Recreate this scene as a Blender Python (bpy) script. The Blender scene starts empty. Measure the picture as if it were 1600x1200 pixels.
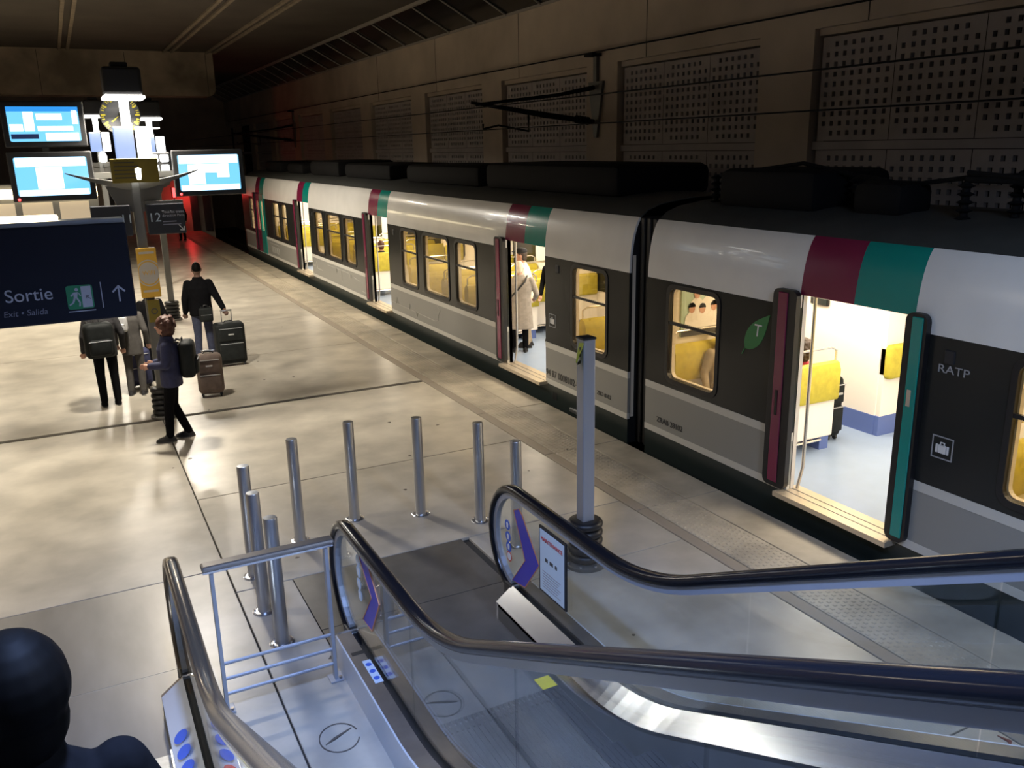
import bpy, bmesh, math, random
from mathutils import Vector, Matrix
random.seed(7)
S = bpy.context.scene
COL = S.collection
PI = math.pi
# ------------------------------------------------------------------ camera, world, exposure
H = 3.8
YAW, PIT, ROL, FPX = 0.4730, 0.2700, -0.0197, 1341.1
fw = Vector((math.sin(YAW)*math.cos(PIT), math.cos(YAW)*math.cos(PIT), -math.sin(PIT)))
r0 = Vector((math.cos(YAW), -math.sin(YAW), 0)); u0 = r0.cross(fw)
rt = r0*math.cos(ROL)+u0*math.sin(ROL); up = -r0*math.sin(ROL)+u0*math.cos(ROL)
cd = bpy.data.cameras.new('camera'); cam = bpy.data.objects.new('camera', cd); COL.objects.link(cam)
M = Matrix((rt, up, -fw)).transposed().to_4x4(); M.translation = Vector((0, 0, H)); cam.matrix_world = M
cd.sensor_fit = 'HORIZONTAL'; cd.sensor_width = 36.0; cd.lens = FPX/1600*36; cd.clip_start = .05; cd.clip_end = 300
S.camera = cam
def ray(px, py): return fw+rt*((px-800)/FPX)-up*((py-600)/FPX)
def at_x(px, py, x): d = ray(px, py); return Vector((0, 0, H))+d*(x/d.x)
def at_y(px, py, y): d = ray(px, py); return Vector((0, 0, H))+d*(y/d.y)
def at_z(px, py, z): d = ray(px, py); return Vector((0, 0, H))+d*((z-H)/d.z)
w = bpy.data.worlds.new('world'); S.world = w; w.use_nodes = True
w.node_tree.nodes['Background'].inputs[0].default_value = (.55, .6, .75, 1)
w.node_tree.nodes['Background'].inputs[1].default_value = .012
S.view_settings.view_transform = 'Standard'; S.view_settings.look = 'None'
S.view_settings.exposure = 0.05; S.view_settings.gamma = 1.0; S.view_settings.use_curve_mapping = False
WARM = (1, .86, .66); COOL = (.34, .50, 1); NEUT = (1, .91, .77)
def area(name, loc, sx, sy, power, color, rot=(0, 0, 0), spread=None):
    l = bpy.data.lights.new(name, 'AREA'); l.shape = 'RECTANGLE'; l.size = sx; l.size_y = sy
    l.energy = power; l.color = color
    if spread: l.spread = spread
    o = bpy.data.objects.new(name, l); COL.objects.link(o); o.location = loc; o.rotation_euler = rot
    return o
# lamps of the upper hall above the escalators (fixtures are built further down)
HALL_LAMPS = [(.45, 2.3, 5.6, 250, COOL), (3.4, .2, 5.6, 230, (.55, .70, 1))]
for (x, y, z, p, c) in HALL_LAMPS: area('hall_lamp_light', (x, y, z-.03), .25, 2.2, p, c, spread=math.radians(115 if x < 1 else 165))
# plain mast lamps along the platform; the one behind the clock mast is added
ROW_LAMPS = [(-3.2, 9.5, 160), (-3.2, 19, 190), (2.6, 27.5, 170), (-3.2, 30, 170)]
for (x, y, p) in ROW_LAMPS: area('mast_lamp_light', (x, y, 4.46), .5, .5, p, WARM)
# ------------------------------------------------------------------ materials
MATS = {}
def mat(name, col, rough=.6, metal=0.0, var=0.0, scale=6.0, bump=0.0, spec=.5, emit=0.0, coat=0.0, col2=None, detail=4, stretch=None):
    if name in MATS: return MATS[name]
    m = bpy.data.materials.new(name); m.use_nodes = True; nt = m.node_tree; b = nt.nodes['Principled BSDF']
    b.inputs['Base Color'].default_value = (*col, 1); b.inputs['Roughness'].default_value = rough
    b.inputs['Metallic'].default_value = metal; b.inputs['Specular IOR Level'].default_value = spec
    b.inputs['Coat Weight'].default_value = coat
    if emit:
        b.inputs['Base Color'].default_value = (.03, .03, .03, 1); b.inputs['Emission Color'].default_value = (*col, 1); b.inputs['Emission Strength'].default_value = emit
    if var or bump:
        tc = nt.nodes.new('ShaderNodeTexCoord'); n = nt.nodes.new('ShaderNodeTexNoise')
        n.inputs['Scale'].default_value = scale; n.inputs['Detail'].default_value = detail
        src = tc.outputs['Object']
        if stretch:
            mp = nt.nodes.new('ShaderNodeMapping'); mp.inputs['Scale'].default_value = stretch
            nt.links.new(src, mp.inputs[0]); src = mp.outputs[0]
        nt.links.new(src, n.inputs['Vector'])
        if var:
            r = nt.nodes.new('ShaderNodeValToRGB'); r.color_ramp.elements[0].position = .3; r.color_ramp.elements[1].position = .72
            a = col2 if col2 else tuple(c*(1-var) for c in col)
            r.color_ramp.elements[0].color = (*a, 1); r.color_ramp.elements[1].color = (*[min(1, c*(1+var*.35)) for c in col], 1)
            nt.links.new(n.outputs[0], r.inputs[0]); nt.links.new(r.outputs[0], b.inputs['Base Color'])
        if bump:
            bp = nt.nodes.new('ShaderNodeBump'); bp.inputs['Strength'].default_value = bump; bp.inputs['Distance'].default_value = .01
            nt.links.new(n.outputs[0], bp.inputs['Height']); nt.links.new(bp.outputs[0], b.inputs['Normal'])
    MATS[name] = m; return m
def glass(name, tint, ior=1.5, rough=.0, gain=1.0):
    m = bpy.data.materials.new(name); m.use_nodes = True; nt = m.node_tree; nt.nodes.clear()
    o = nt.nodes.new('ShaderNodeOutputMaterial'); mx = nt.nodes.new('ShaderNodeMixShader')
    t = nt.nodes.new('ShaderNodeBsdfTransparent'); g = nt.nodes.new('ShaderNodeBsdfGlossy'); f = nt.nodes.new('ShaderNodeFresnel')
    t.inputs[0].default_value = (*tint, 1); g.inputs[0].default_value = (gain, gain, gain, 1); g.inputs['Roughness'].default_value = rough
    ge = nt.nodes.new('ShaderNodeNewGeometry'); ma = nt.nodes.new('ShaderNodeMath'); ma.operation = 'MULTIPLY_ADD'
    ma.inputs[1].default_value = 1/ior-ior; ma.inputs[2].default_value = ior
    nt.links.new(ge.outputs['Backfacing'], ma.inputs[0]); nt.links.new(ma.outputs[0], f.inputs[0])
    nt.links.new(f.outputs[0], mx.inputs[0]); nt.links.new(t.outputs[0], mx.inputs[1]); nt.links.new(g.outputs[0], mx.inputs[2])
    nt.links.new(mx.outputs[0], o.inputs[0]); MATS[name] = m; return m
def K(n): return MATS[n]
mat('concrete', (.47, .43, .36), .32, var=.34, scale=1.7, bump=.05, detail=8)
mat('concrete_edge', (.47, .41, .31), .55, var=.35, scale=2.2, bump=.1, detail=9)
mat('joint', (.035, .032, .028), .8)
mat('wall_concrete', (.54, .45, .355), .8, var=.25, scale=.7, bump=.08, detail=8)
mat('panel_concrete', (.43, .385, .36), .8, var=.15, scale=2.0, bump=.05)
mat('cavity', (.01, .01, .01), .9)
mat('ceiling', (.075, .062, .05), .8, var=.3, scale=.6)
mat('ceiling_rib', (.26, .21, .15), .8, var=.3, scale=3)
mat('beam', (.30, .235, .17), .85, var=.55, scale=.8, bump=.1, detail=9)
mat('dark_glass', (.012, .012, .012), .12)
mat('mullion', (.33, .30, .26), .5)
mat('ballast', (.05, .045, .04), .95, var=.5, scale=14, bump=.4)
mat('steel', (.52, .53, .55), .32, metal=.9, var=.12, scale=30, stretch=(1, 1, .05))
mat('steel_bright', (.72, .73, .76), .22, metal=.9)
mat('steel_deck', (.36, .33, .30), .38, metal=.85, var=.2, scale=5)
mat('steel_plate', (.17, .165, .155), .45, metal=.6, var=.25, scale=3)
mat('landing_left', (.24, .225, .205), .36, metal=.3, var=.3, scale=2.5, stretch=(1, .3, 1))
mat('step_dark', (.035, .035, .037), .5, metal=.3)
mat('deck_pale', (.58, .61, .66), .35, metal=.25)
mat('galv', (.36, .38, .42), .45, metal=.4)
mat('chrome', (.82, .78, .70), .16, metal=1)
mat('rubber', (.012, .012, .014), .42)
mat('handrail', (.006, .007, .010), .2, spec=.4)
mat('handrail_gold_sheen', (.16, .13, .095), .2, metal=.6)  # black handrail with its gold reflection put into the colour
mat('black', (.014, .014, .015), .5)
mat('black_gloss', (.012, .013, .014), .16)
mat('train_white', (.88, .87, .84), .24, coat=.35, var=.06, scale=2)
mat('train_dark', (.022, .023, .022), .2, spec=.28)
mat('train_grey', (.30, .295, .27), .34)
mat('train_stripe', (.62, .60, .54), .4)
mat('train_skirt', (.022, .030, .028), .3)
mat('train_roof', (.055, .058, .055), .6, var=.2, scale=3)
mat('burgundy', (.21, .014, .06), .25, coat=.3)
mat('teal', (.0, .27, .225), .25, coat=.3)
mat('roof_gear', (.006, .006, .007), .8, spec=.2)
mat('lining', (.78, .70, .58), .5)
mat('lining_white', (.86, .80, .72), .45)
mat('train_floor', (.28, .36, .50), .35, var=.06, scale=4)
mat('blue_skirting', (.10, .15, .38), .4)
mat('seat_yellow', (.52, .43, .04), .75, var=.2, scale=12)
mat('seat_navy', (.03, .035, .09), .7)
mat('sill', (.66, .56, .42), .3, metal=.5)
mat('bar', (.70, .66, .60), .22, metal=.8)
mat('line_art', (.52, .51, .46), .4)
mat('print_dark', (.06, .06, .06), .5)
mat('print_white', (.75, .75, .75), .5)
mat('print_grey', (.38, .38, .40), .5)
mat('leaf_green', (.03, .22, .06), .4)
mat('sign_navy', (.005, .007, .018), .5, spec=.3)
mat('sign_dark', (.018, .020, .026), .45)
mat('sign_letter', (.42, .44, .52), .5)
mat('sign_dim', (.20, .21, .27), .5)
mat('exit_green', (.02, .22, .10), .5)
mat('yellow_sign', (.20, .155, .015), .6)
mat('wifi_orange', (.80, .48, .06), .5)
mat('wifi_grey', (.60, .57, .52), .5)
mat('mast_grey', (.16, .16, .15), .45, metal=.3)
mat('wing', (.10, .098, .09), .5)
mat('paper', (.62, .72, .78), .6)
mat('red_print', (.60, .08, .06), .6)
mat('sticker_blue', (.05, .042, .42), .4)
mat('sticker_edge', (.55, .22, .10), .5)
mat('picto_blue', (.03, .10, .50), .4)
mat('picto_pale', (.45, .55, .68), .4)
mat('tape_yellow', (.45, .50, .06), .6)
mat('comb_yellow', (.75, .62, .02), .5)
mat('scr_white', (.92, .97, 1), emit=2.2)
mat('scr_blue', (.03, .33, .90), emit=1.0)
mat('scr_cyan', (.17, .58, .95), emit=1.25)
mat('scr_deep', (.01, .03, .12), emit=.6)
mat('lamp_white', (1, .97, .90), emit=9)
mat('lamp_soft', (.95, .97, 1), emit=3)
mat('lamp_bluish', (.36, .54, 1), emit=.85)
mat('lamp_warm', (1, .82, .5), emit=7)
mat('lamp_train', (1, .88, .72), emit=7)
mat('lamp_red', (1, .03, .03), emit=9)
mat('poster_green', (.42, .55, .45), .6)
mat('skin', (.50, .27, .19), .55); mat('skin_dark', (.12, .065, .045), .55)
mat('eye', (.02, .015, .012), .3); mat('lip', (.35, .12, .10), .5)
mat('cloth_black', (.006, .006, .007), .9, spec=.05, var=.3, scale=20)
mat('cloth_charcoal', (.035, .034, .036), .85, spec=.12, var=.3, scale=20)
mat('cloth_navy', (.022, .026, .075), .8, var=.3, scale=18)
mat('jeans', (.038, .045, .085), .85, var=.3, scale=25)
mat('cloth_grey', (.32, .28, .24), .85, var=.2, scale=16)
mat('cloth_trouser_grey', (.055, .05, .045), .85, var=.2, scale=16)
mat('cloth_cream', (.72, .64, .50), .8, var=.15, scale=14)
mat('cloth_beige', (.38, .31, .22), .85, var=.2, scale=16)
mat('cloth_red', (.35, .02, .03), .8)
mat('cloth_white', (.75, .72, .68), .8)
mat('bag_taupe', (.13, .092, .075), .75, var=.35, scale=9, bump=.3)
mat('bag_silver', (.5, .5, .5), .3, metal=.3)
mat('case_black', (.016, .018, .018), .6, spec=.12, var=.3, scale=14)
mat('hair_black', (.003, .0027, .0025), .6, spec=.06); mat('hair_red', (.075, .022, .010), .6, var=.5, scale=40, bump=.5)
mat('hair_brown', (.05, .03, .02), .6, var=.4, scale=40)
mat('stain', (.30, .255, .20), .6); mat('stain_dark', (.10, .085, .07), .7); mat('mark_red', (.22, .07, .045), .7)
glass('bal_glass', (.90, .93, .94), 1.5)
glass('win_glass', (.80, .74, .62), 1.45)
# ------------------------------------------------------------------ mesh helpers
class MB:
    def __init__(s): s.v = []; s.f = []
    def add(s, vs, fs):
        o = len(s.v); s.v += [tuple(p) for p in vs]; s.f += [tuple(i+o for i in f) for f in fs]; return s
    def box(s, x0, x1, y0, y1, z0, z1):
        return s.add([(x0,y0,z0),(x1,y0,z0),(x1,y1,z0),(x0,y1,z0),(x0,y0,z1),(x1,y0,z1),(x1,y1,z1),(x0,y1,z1)],
                     [(0,3,2,1),(4,5,6,7),(0,1,5,4),(1,2,6,5),(2,3,7,6),(3,0,4,7)])
    def rbox(s, x0, x1, y0, y1, z0, z1, r=.02, seg=2):
        bm = bmesh.new(); bmesh.ops.create_cube(bm, size=1)
        for v in bm.verts: v.co = Vector(((x0+x1)/2+v.co.x*(x1-x0), (y0+y1)/2+v.co.y*(y1-y0), (z0+z1)/2+v.co.z*(z1-z0)))
        bmesh.ops.bevel(bm, geom=bm.edges[:], offset=r, segments=seg, affect='EDGES', profile=.5, clamp_overlap=True)
        bm.verts.index_update(); s.add([v.co for v in bm.verts], [[v.index for v in f.verts] for f in bm.faces]); bm.free(); return s
    def tube(s, pts, r, seg=8, cap=True, sq=None):
        pts = [Vector(p) for p in pts]; n = len(pts); rs = r if isinstance(r, (list, tuple)) else [r]*n
        vs = []; prev = None
        for i, p in enumerate(pts):
            t = (pts[min(i+1, n-1)]-pts[max(i-1, 0)]).normalized()
            if prev is None:
                a = Vector((0, 0, 1)) if abs(t.z) < .9 else Vector((1, 0, 0)); nx = t.cross(a).normalized()
            else: nx = (prev-t*prev.dot(t)).normalized()
            prev = nx; ny = t.cross(nx)
            for k in range(seg):
                an = 2*PI*k/seg+(PI/4 if seg == 4 else 0); vs.append(p+(nx*math.cos(an)+ny*math.sin(an))*rs[i])
        fs = [(i*seg+k, i*seg+(k+1) % seg, (i+1)*seg+(k+1) % seg, (i+1)*seg+k) for i in range(n-1) for k in range(seg)]
        if cap: fs += [tuple(range(seg))[::-1], tuple((n-1)*seg+k for k in range(seg))]
        return s.add(vs, fs)
    def cyl(s, p0, p1, r0, r1=None, seg=16): return s.tube([p0, p1], [r0, r0 if r1 is None else r1], seg)
    def lathe(s, prof, c=(0, 0, 0), seg=20):
        vs = [(c[0]+r*math.cos(2*PI*k/seg), c[1]+r*math.sin(2*PI*k/seg), c[2]+z) for r, z in prof for k in range(seg)]
        n = len(prof); fs = [(i*seg+k, i*seg+(k+1) % seg, (i+1)*seg+(k+1) % seg, (i+1)*seg+k) for i in range(n-1) for k in range(seg)]
        fs += [tuple(range(seg))[::-1], tuple((n-1)*seg+k for k in range(seg))]
        return s.add(vs, fs)
    def ell(s, c, r, seg=16, ring=10, rot=None):
        rr = r if isinstance(r, (list, tuple)) else (r, r, r); vs = []
        for i in range(1, ring):
            a = PI*i/ring
            for k in range(seg):
                b = 2*PI*k/seg; vs.append(Vector((rr[0]*math.sin(a)*math.cos(b), rr[1]*math.sin(a)*math.sin(b), rr[2]*math.cos(a))))
        vs += [Vector((0, 0, rr[2])), Vector((0, 0, -rr[2]))]
        if rot: vs = [rot @ v for v in vs]
        vs = [v+Vector(c) for v in vs]; T = len(vs)-2; B = T+1
        fs = [(i*seg+k, (i+1)*seg+k, (i+1)*seg+(k+1) % seg, i*seg+(k+1) % seg) for i in range(ring-2) for k in range(seg)]
        fs += [(T, k, (k+1) % seg) for k in range(seg)]+[(B, (ring-2)*seg+(k+1) % seg, (ring-2)*seg+k) for k in range(seg)]
        return s.add(vs, fs)
    def cap(s, p0, r0, p1, r1, seg=12):
        p0 = Vector(p0); p1 = Vector(p1); d = (p1-p0).normalized(); P = []; Rr = []
        for a in (80, 55, 28): P.append(p0-d*r0*math.sin(math.radians(a))); Rr.append(r0*math.cos(math.radians(a)))
        P += [p0, p1]; Rr += [r0, r1]
        for a in (28, 55, 80): P.append(p1+d*r1*math.sin(math.radians(a))); Rr.append(r1*math.cos(math.radians(a)))
        return s.tube(P, Rr, seg)
    def loft(s, rings, seg=20):   # rings: (cx, cy, z, rx, ry)
        vs = [(cx+rx*math.cos(2*PI*k/seg), cy+ry*math.sin(2*PI*k/seg), z) for cx, cy, z, rx, ry in rings for k in range(seg)]
        n = len(rings); fs = [(i*seg+k, i*seg+(k+1) % seg, (i+1)*seg+(k+1) % seg, (i+1)*seg+k) for i in range(n-1) for k in range(seg)]
        fs += [tuple(range(seg))[::-1], tuple((n-1)*seg+k for k in range(seg))]
        return s.add(vs, fs)
    def extr(s, path, prof):      # path: list of (y, z), prof: list of closed (x, dz) -> along-path strip
        n = len(prof); vs = [(x, y, z+dz) for (y, z) in path for (x, dz) in prof]
        fs = [(i*n+k, i*n+(k+1) % n, (i+1)*n+(k+1) % n, (i+1)*n+k) for i in range(len(path)-1) for k in range(n)]
        fs += [tuple(range(n))[::-1], tuple((len(path)-1)*n+k for k in range(n))]
        return s.add(vs, fs)
    def plate(s, outer, holes, fn, th):   # outer/holes 2-D loops, fn(u, v, d) -> 3-D
        bm = bmesh.new(); loops = []
        for L in [outer]+holes:
            vs = [bm.verts.new((u, v, 0)) for u, v in L]; loops.append(vs)
            for i in range(len(vs)): bm.edges.new((vs[i], vs[(i+1) % len(vs)]))
        bmesh.ops.triangle_fill(bm, use_beauty=True, edges=bm.edges[:]); bm.verts.index_update()
        n = len(bm.verts); vs = [fn(v.co.x, v.co.y, 0) for v in bm.verts]+[fn(v.co.x, v.co.y, th) for v in bm.verts]
        fs = []
        for f in bm.faces:
            ix = [v.index for v in f.verts]; fs += [ix, [i+n for i in ix[::-1]]]
        for L in loops:
            for i in range(len(L)):
                a, b = L[i].index, L[(i+1) % len(L)].index; fs.append((a, b, b+n, a+n))
        bm.free(); return s.add(vs, fs)
    def mesh(s, name, off=(0, 0, 0), smooth=False, fix=True):
        me = bpy.data.meshes.new(name); me.from_pydata([(x-off[0], y-off[1], z-off[2]) for x, y, z in s.v], [], s.f)
        if fix:
            bm = bmesh.new(); bm.from_mesh(me); bmesh.ops.recalc_face_normals(bm, faces=bm.faces[:]); bm.to_mesh(me); bm.free()
        if smooth:
            me.polygons.foreach_set('use_smooth', [True]*len(me.polygons))
            if smooth != 2: me.set_sharp_from_angle(angle=math.radians(40))
        me.update(); return me
    def build(s, name, m, parent=None, smooth=False, world=True):
        off = wloc(parent) if (parent and world) else (0, 0, 0)
        me = s.mesh(name, off, smooth); return link(name, me, m, parent)
def wloc(o):
    v = Vector(o.location)
    while o.parent: o = o.parent; v += Vector(o.location)
    return v
def link(name, me, m, parent=None):
    if m is not None:
        me.materials.clear(); me.materials.append(K(m) if isinstance(m, str) else m)
    o = bpy.data.objects.new(name, me); COL.objects.link(o)
    if parent: o.parent = parent
    return o
def tag(o, label, cat, group=None):
    o['label'] = label; o['category'] = cat
    if group: o['group'] = group
    return o
def thing(name, label, cat, loc=(0, 0, 0), group=None):
    o = bpy.data.objects.new(name, None); COL.objects.link(o); o.location = loc; o.empty_display_size = .1
    return tag(o, label, cat, group)
def struct(o): o['kind'] = 'structure'; return o
def dup(root, loc, rotz=0):
    def cp(o, par):
        c = o.copy(); COL.objects.link(c); c.parent = par
        for ch in o.children: cp(ch, c)
        return c
    r = cp(root, root.parent); r.location = loc; r.rotation_euler = (0, 0, rotz); return r
def rrect(u0, u1, v0, v1, r, n=5):
    out = []
    for cx, cy, a0 in ((u1-r, v1-r, 0), (u0+r, v1-r, 90), (u0+r, v0+r, 180), (u1-r, v0+r, 270)):
        for k in range(n): a = math.radians(a0+90*k/(n-1)); out.append((cx+r*math.cos(a), cy+r*math.sin(a)))
    return out
def ngon(u, v, r, n=20, ry=None): return [(u+r*math.cos(2*PI*k/n), v+(ry or r)*math.sin(2*PI*k/n)) for k in range(n)]
FX = lambda x: (lambda u, v, d: (x+d, u, v))        # plate in the y-z plane, thickness to +x
FY = lambda y: (lambda u, v, d: (u, y+d, v))        # plate in the x-z plane
FZ = lambda z: (lambda u, v, d: (u, v, z+d))
DEP = None
def text(name, body, size, loc, face, m, parent, align='CENTER', shear=0, sx=1.0):
    c = bpy.data.curves.new(name, 'FONT'); c.body = body; c.size = size; c.align_x = align; c.align_y = 'CENTER'; c.extrude = .0015
    c.shear = shear
    o = bpy.data.objects.new(name, c); COL.objects.link(o); bpy.context.view_layer.update()
    me = bpy.data.meshes.new_from_object(o.evaluated_get(bpy.context.evaluated_depsgraph_get())); bpy.data.objects.remove(o)
    if face == '-x': R3 = Matrix(((0, 0, -1), (-1, 0, 0), (0, 1, 0)))
    elif face == '-y': R3 = Matrix(((1, 0, 0), (0, 0, -1), (0, 1, 0)))
    else: R3 = face
    off = Vector(loc)-(wloc(parent) if parent else Vector())
    for v in me.vertices: v.co = R3 @ Vector((v.co.x*sx, v.co.y, v.co.z)) + off
    me.update(); return link(name, me, m, parent)
def remesh(mb, name, vox, it=4):
    me = mb.mesh(name, fix=True); o = bpy.data.objects.new(name, me); COL.objects.link(o)
    md = o.modifiers.new('r', 'REMESH'); md.mode = 'VOXEL'; md.voxel_size = vox; md.use_smooth_shade = True
    sm = o.modifiers.new('s', 'SMOOTH'); sm.factor = .5; sm.iterations = it
    bpy.context.view_layer.update()
    out = bpy.data.meshes.new_from_object(o.evaluated_get(bpy.context.evaluated_depsgraph_get())); bpy.data.objects.remove(o)
    out.polygons.foreach_set('use_smooth', [True]*len(out.polygons)); out.name = name
    return out
exec_order = None
# ================================================================== THE SETTING
EDGE = 6.2
floor = struct(MB().box(-9, EDGE-.01, -9, 50, -.5, -.035).build('floor', 'joint'))
def slab(x0, x1, y0, y1, m='concrete', nm='slab'):
    g = .007; o = MB().rbox(x0+g, x1-g, y0+g, y1-g, -.034, 0, .004, 1).build(nm, m, floor); return o
cols = [(-9, -3.4), (-3.4, .92), (.92, 5.05)]
HOLE = (1.43, 3.2, 3.0, 7.3)
for ci, (a, b) in enumerate(cols):
    st, pit = (6.2, 3.5) if ci == 2 else (7.83, 5.37)
    ys = [st+pit*k for k in range(-6, 14)]; ys = [y for y in ys if -9 < y < 49]; ys = [-9]+ys+[49]
    for y0, y1 in zip(ys[:-1], ys[1:]):
        A, B = y0, y1
        if ci != 1 or True:
            if abs(A-13.2) < .02: A += .055
            if abs(B-13.2) < .02: B -= .055
        if ci == 2 and A < HOLE[3] and B > HOLE[2]:      # around the escalator landing
            if A < HOLE[2]: slab(a, b, A, HOLE[2]); 
            lo, hi = max(A, HOLE[2]), min(B, HOLE[3])
            slab(a, HOLE[0], lo, hi); slab(HOLE[1], b, lo, hi)
            if B > HOLE[3]: slab(a, b, HOLE[3], B)
        else: slab(a, b, A, B)
for k in range(30):
    y0 = -9+2*k
    slab(5.05, 5.20, y0, y0+2, 'stain', 'border_strip'); slab(5.20, 5.72, y0, y0+2, 'concrete_edge', 'tactile_slab'); slab(5.72, EDGE, y0, y0+2, 'concrete_edge', 'edge_stone')
dots = MB()
for i in range(8):
    x = 5.235+i*.062
    for k in range(560):
        y = -3+k*.064+(.032 if i % 2 else 0); r1, r2, h = .017, .010, .006
        dots.add([(x-r1,y-r1,0),(x+r1,y-r1,0),(x+r1,y+r1,0),(x-r1,y+r1,0),(x-r2,y-r2,h),(x+r2,y-r2,h),(x+r2,y+r2,h),(x-r2,y+r2,h)],
                 [(4,5,6,7),(0,1,5,4),(1,2,6,5),(2,3,7,6),(3,0,4,7)])
d = dots.build('tactile_stud', 'concrete_edge', floor); d['kind'] = 'stuff'
# stains, red marks and scuff rings on the slabs
def flatloop(nm, pts, m, z=.0012, wd=.012, parent=floor):
    return MB().tube([(x, y, z) for x, y in pts], wd, 4).build(nm, m, parent)
for cx, cy in ((1.17, 4.93),):
    pts = [(cx+.13*math.cos(a*PI/16), cy+.15*math.sin(a*PI/16)) for a in range(1, 31)]
    MB().tube([(x, y, .0) for x, y in pts], .006, 4).build('scuff_ring', 'stain_dark', floor)
    MB().tube([(cx-.1, cy-.03, 0), (cx-.03, cy+.0, 0), (cx+.1, cy+.06, 0)], [.004, .014, .006], 4).build('scuff_mark', 'stain_dark', floor)
for k in range(26):
    x, y = random.uniform(.6, 6.1), random.uniform(4, 20)
    n = 7; ph = random.random()*6; r = random.uniform(.012, .03)
    MB().plate([(x+r*(1+.4*math.sin(3*a+ph))*math.cos(2*PI*a/n), y+r*math.sin(2*PI*a/n)) for a in range(n)], [], FZ(.0), .0012).build('gum_spot', 'stain_dark', floor)
for k in range(9):
    x, y = 4.85+.12*k*random.uniform(.7, 1.1), 2.55+.18*math.sin(k*1.7)
    MB().tube([(x, y, 0), (x+.06, y+.05*math.sin(k), .0), (x+.05, y+.12, 0)], [.006, .018, .005], 4).build('red_mark', 'mark_red', floor)  # short reddish marks on the slabs near the platform edge
# platform edge face, track bed, rails
struct(MB().box(EDGE-.06, EDGE, -9, 50, -1.3, -.036).build('trim_1', 'concrete_edge'))
struct(MB().box(EDGE, 12, -9, 75, -1.35, -1.2).build('track_bed', 'ballast'))
for i, x in enumerate((7.11, 8.55)): struct(MB().box(x-.035, x+.035, -9, 75, -1.2, -1.05).build('trim_%d' % (i+2), 'steel_deck'))
# wall with perforated panels
WX, PIT_B = 10.6, 5.33
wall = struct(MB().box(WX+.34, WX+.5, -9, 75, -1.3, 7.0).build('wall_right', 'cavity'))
MB().box(WX, WX+.34, -9, 75, 5.44, 6.93).build('upper_beam', 'wall_concrete', wall)
MB().box(WX-.04, WX+.36, -9, 75, 6.93, 6.99).build('coping', 'mullion', wall)
MB().box(WX, WX+.34, -9, 75, -1.3, 1.9).build('plinth', 'wall_concrete', wall)
bays = range(-3, 12)
def pan_mesh(wd, ht, nc, nr, th=.07):
    cu = wd/(nc+.4); cv = ht/(nr+.6); hw, hh = cu*.20, cv*.25
    us = [0]; vs = [0]
    for i in range(nc): c = (i+.7)*cu; us += [c-hw, c+hw]
    for j in range(nr): c = (j+.8)*cv; vs += [c-hh, c+hh]
    us.append(wd); vs.append(ht); m = MB(); nu, nv = len(us), len(vs)
    P = [(d, -u, v) for d in (0, th) for v in vs for u in us]; off = nu*nv; F = []
    hole = lambda i, j: i % 2 == 1 and j % 2 == 1 and not ((i//2 in (0, nc-1)) and (j//2 in (0, nr-1)))
    inr = lambda i, j: 0 <= i < nu-1 and 0 <= j < nv-1
    for j in range(nv-1):
        for i in range(nu-1):
            a = j*nu+i; q = (a, a+1, a+nu+1, a+nu)
            if not hole(i, j): F.append(q)
            else:
                for s_, t_ in ((0, 1), (1, 2), (2, 3), (3, 0)): F.append((q[s_], q[t_], q[t_]+off, q[s_]+off))
    m.add(P, F); return m.mesh('perforated_panel', fix=False)
PW = 4.05/3-.012
pm_hi, pm_lo = pan_mesh(PW, 1.52, 8, 10), pan_mesh(PW, 1.72, 8, 11)
for me in (pm_hi, pm_lo): me.materials.append(K('panel_concrete'))
for b in bays:
    yL = 10.33-4.15+PIT_B*b            # right (near) end of the bay opening
    yR = yL+4.15
    MB().box(WX, WX+.34, yR, yR+PIT_B-4.15, 1.9, 5.44).build('pier', 'wall_concrete', wall)
    MB().box(WX+.1, WX+.34, yL, yR, 5.34, 5.44).build('lintel', 'wall_concrete', wall)
    MB().box(WX+.1, WX+.3, yL, yR, 3.66, 3.78).build('transom', 'panel_concrete', wall)
    if b > 8: continue
    for k in range(3):
        for me, z in ((pm_hi, 3.79), (pm_lo, 1.93)):
            o = bpy.data.objects.new('perforated_panel', me); COL.objects.link(o); o.parent = wall; o.location = (WX+.14, yL+.05+4.05/3*(k+1), z)
for k in range(6): MB().box(WX-.004, WX, 4.0+PIT_B*k*1.0, 4.02+PIT_B*k, 5.44, 6.93).build('beam_joint', 'joint', wall)
# sloping glazing above the wall
GX0, GZ0, GX1, GZ1 = WX-.02, 6.98, 9.42, 7.62
glz = struct(MB().box(GX1-.05, GX1+.05, -9, 75, GZ1-.05, GZ1+.03).build('window_1', 'mullion'))
for k in range(-4, 40):
    y = 1.02+PIT_B/3*k
    MB().add([(GX0, y, GZ0), (GX1, y, GZ1), (GX1, y+PIT_B/3-.03, GZ1), (GX0, y+PIT_B/3-.03, GZ0)]+[(GX0+.02, y, GZ0+.03), (GX1+.02, y, GZ1+.03), (GX1+.02, y+PIT_B/3-.03, GZ1+.03), (GX0+.02, y+PIT_B/3-.03, GZ0+.03)],
             [(0,1,2,3),(7,6,5,4),(0,4,5,1),(1,5,6,2),(2,6,7,3),(3,7,4,0)]).build('pane', 'dark_glass', glz)
    MB().tube([(GX0-.03, y-.015, GZ0-.02), (GX1-.03, y-.015, GZ1-.02)], .022, 6).build('mullion', 'mullion', glz)
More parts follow.
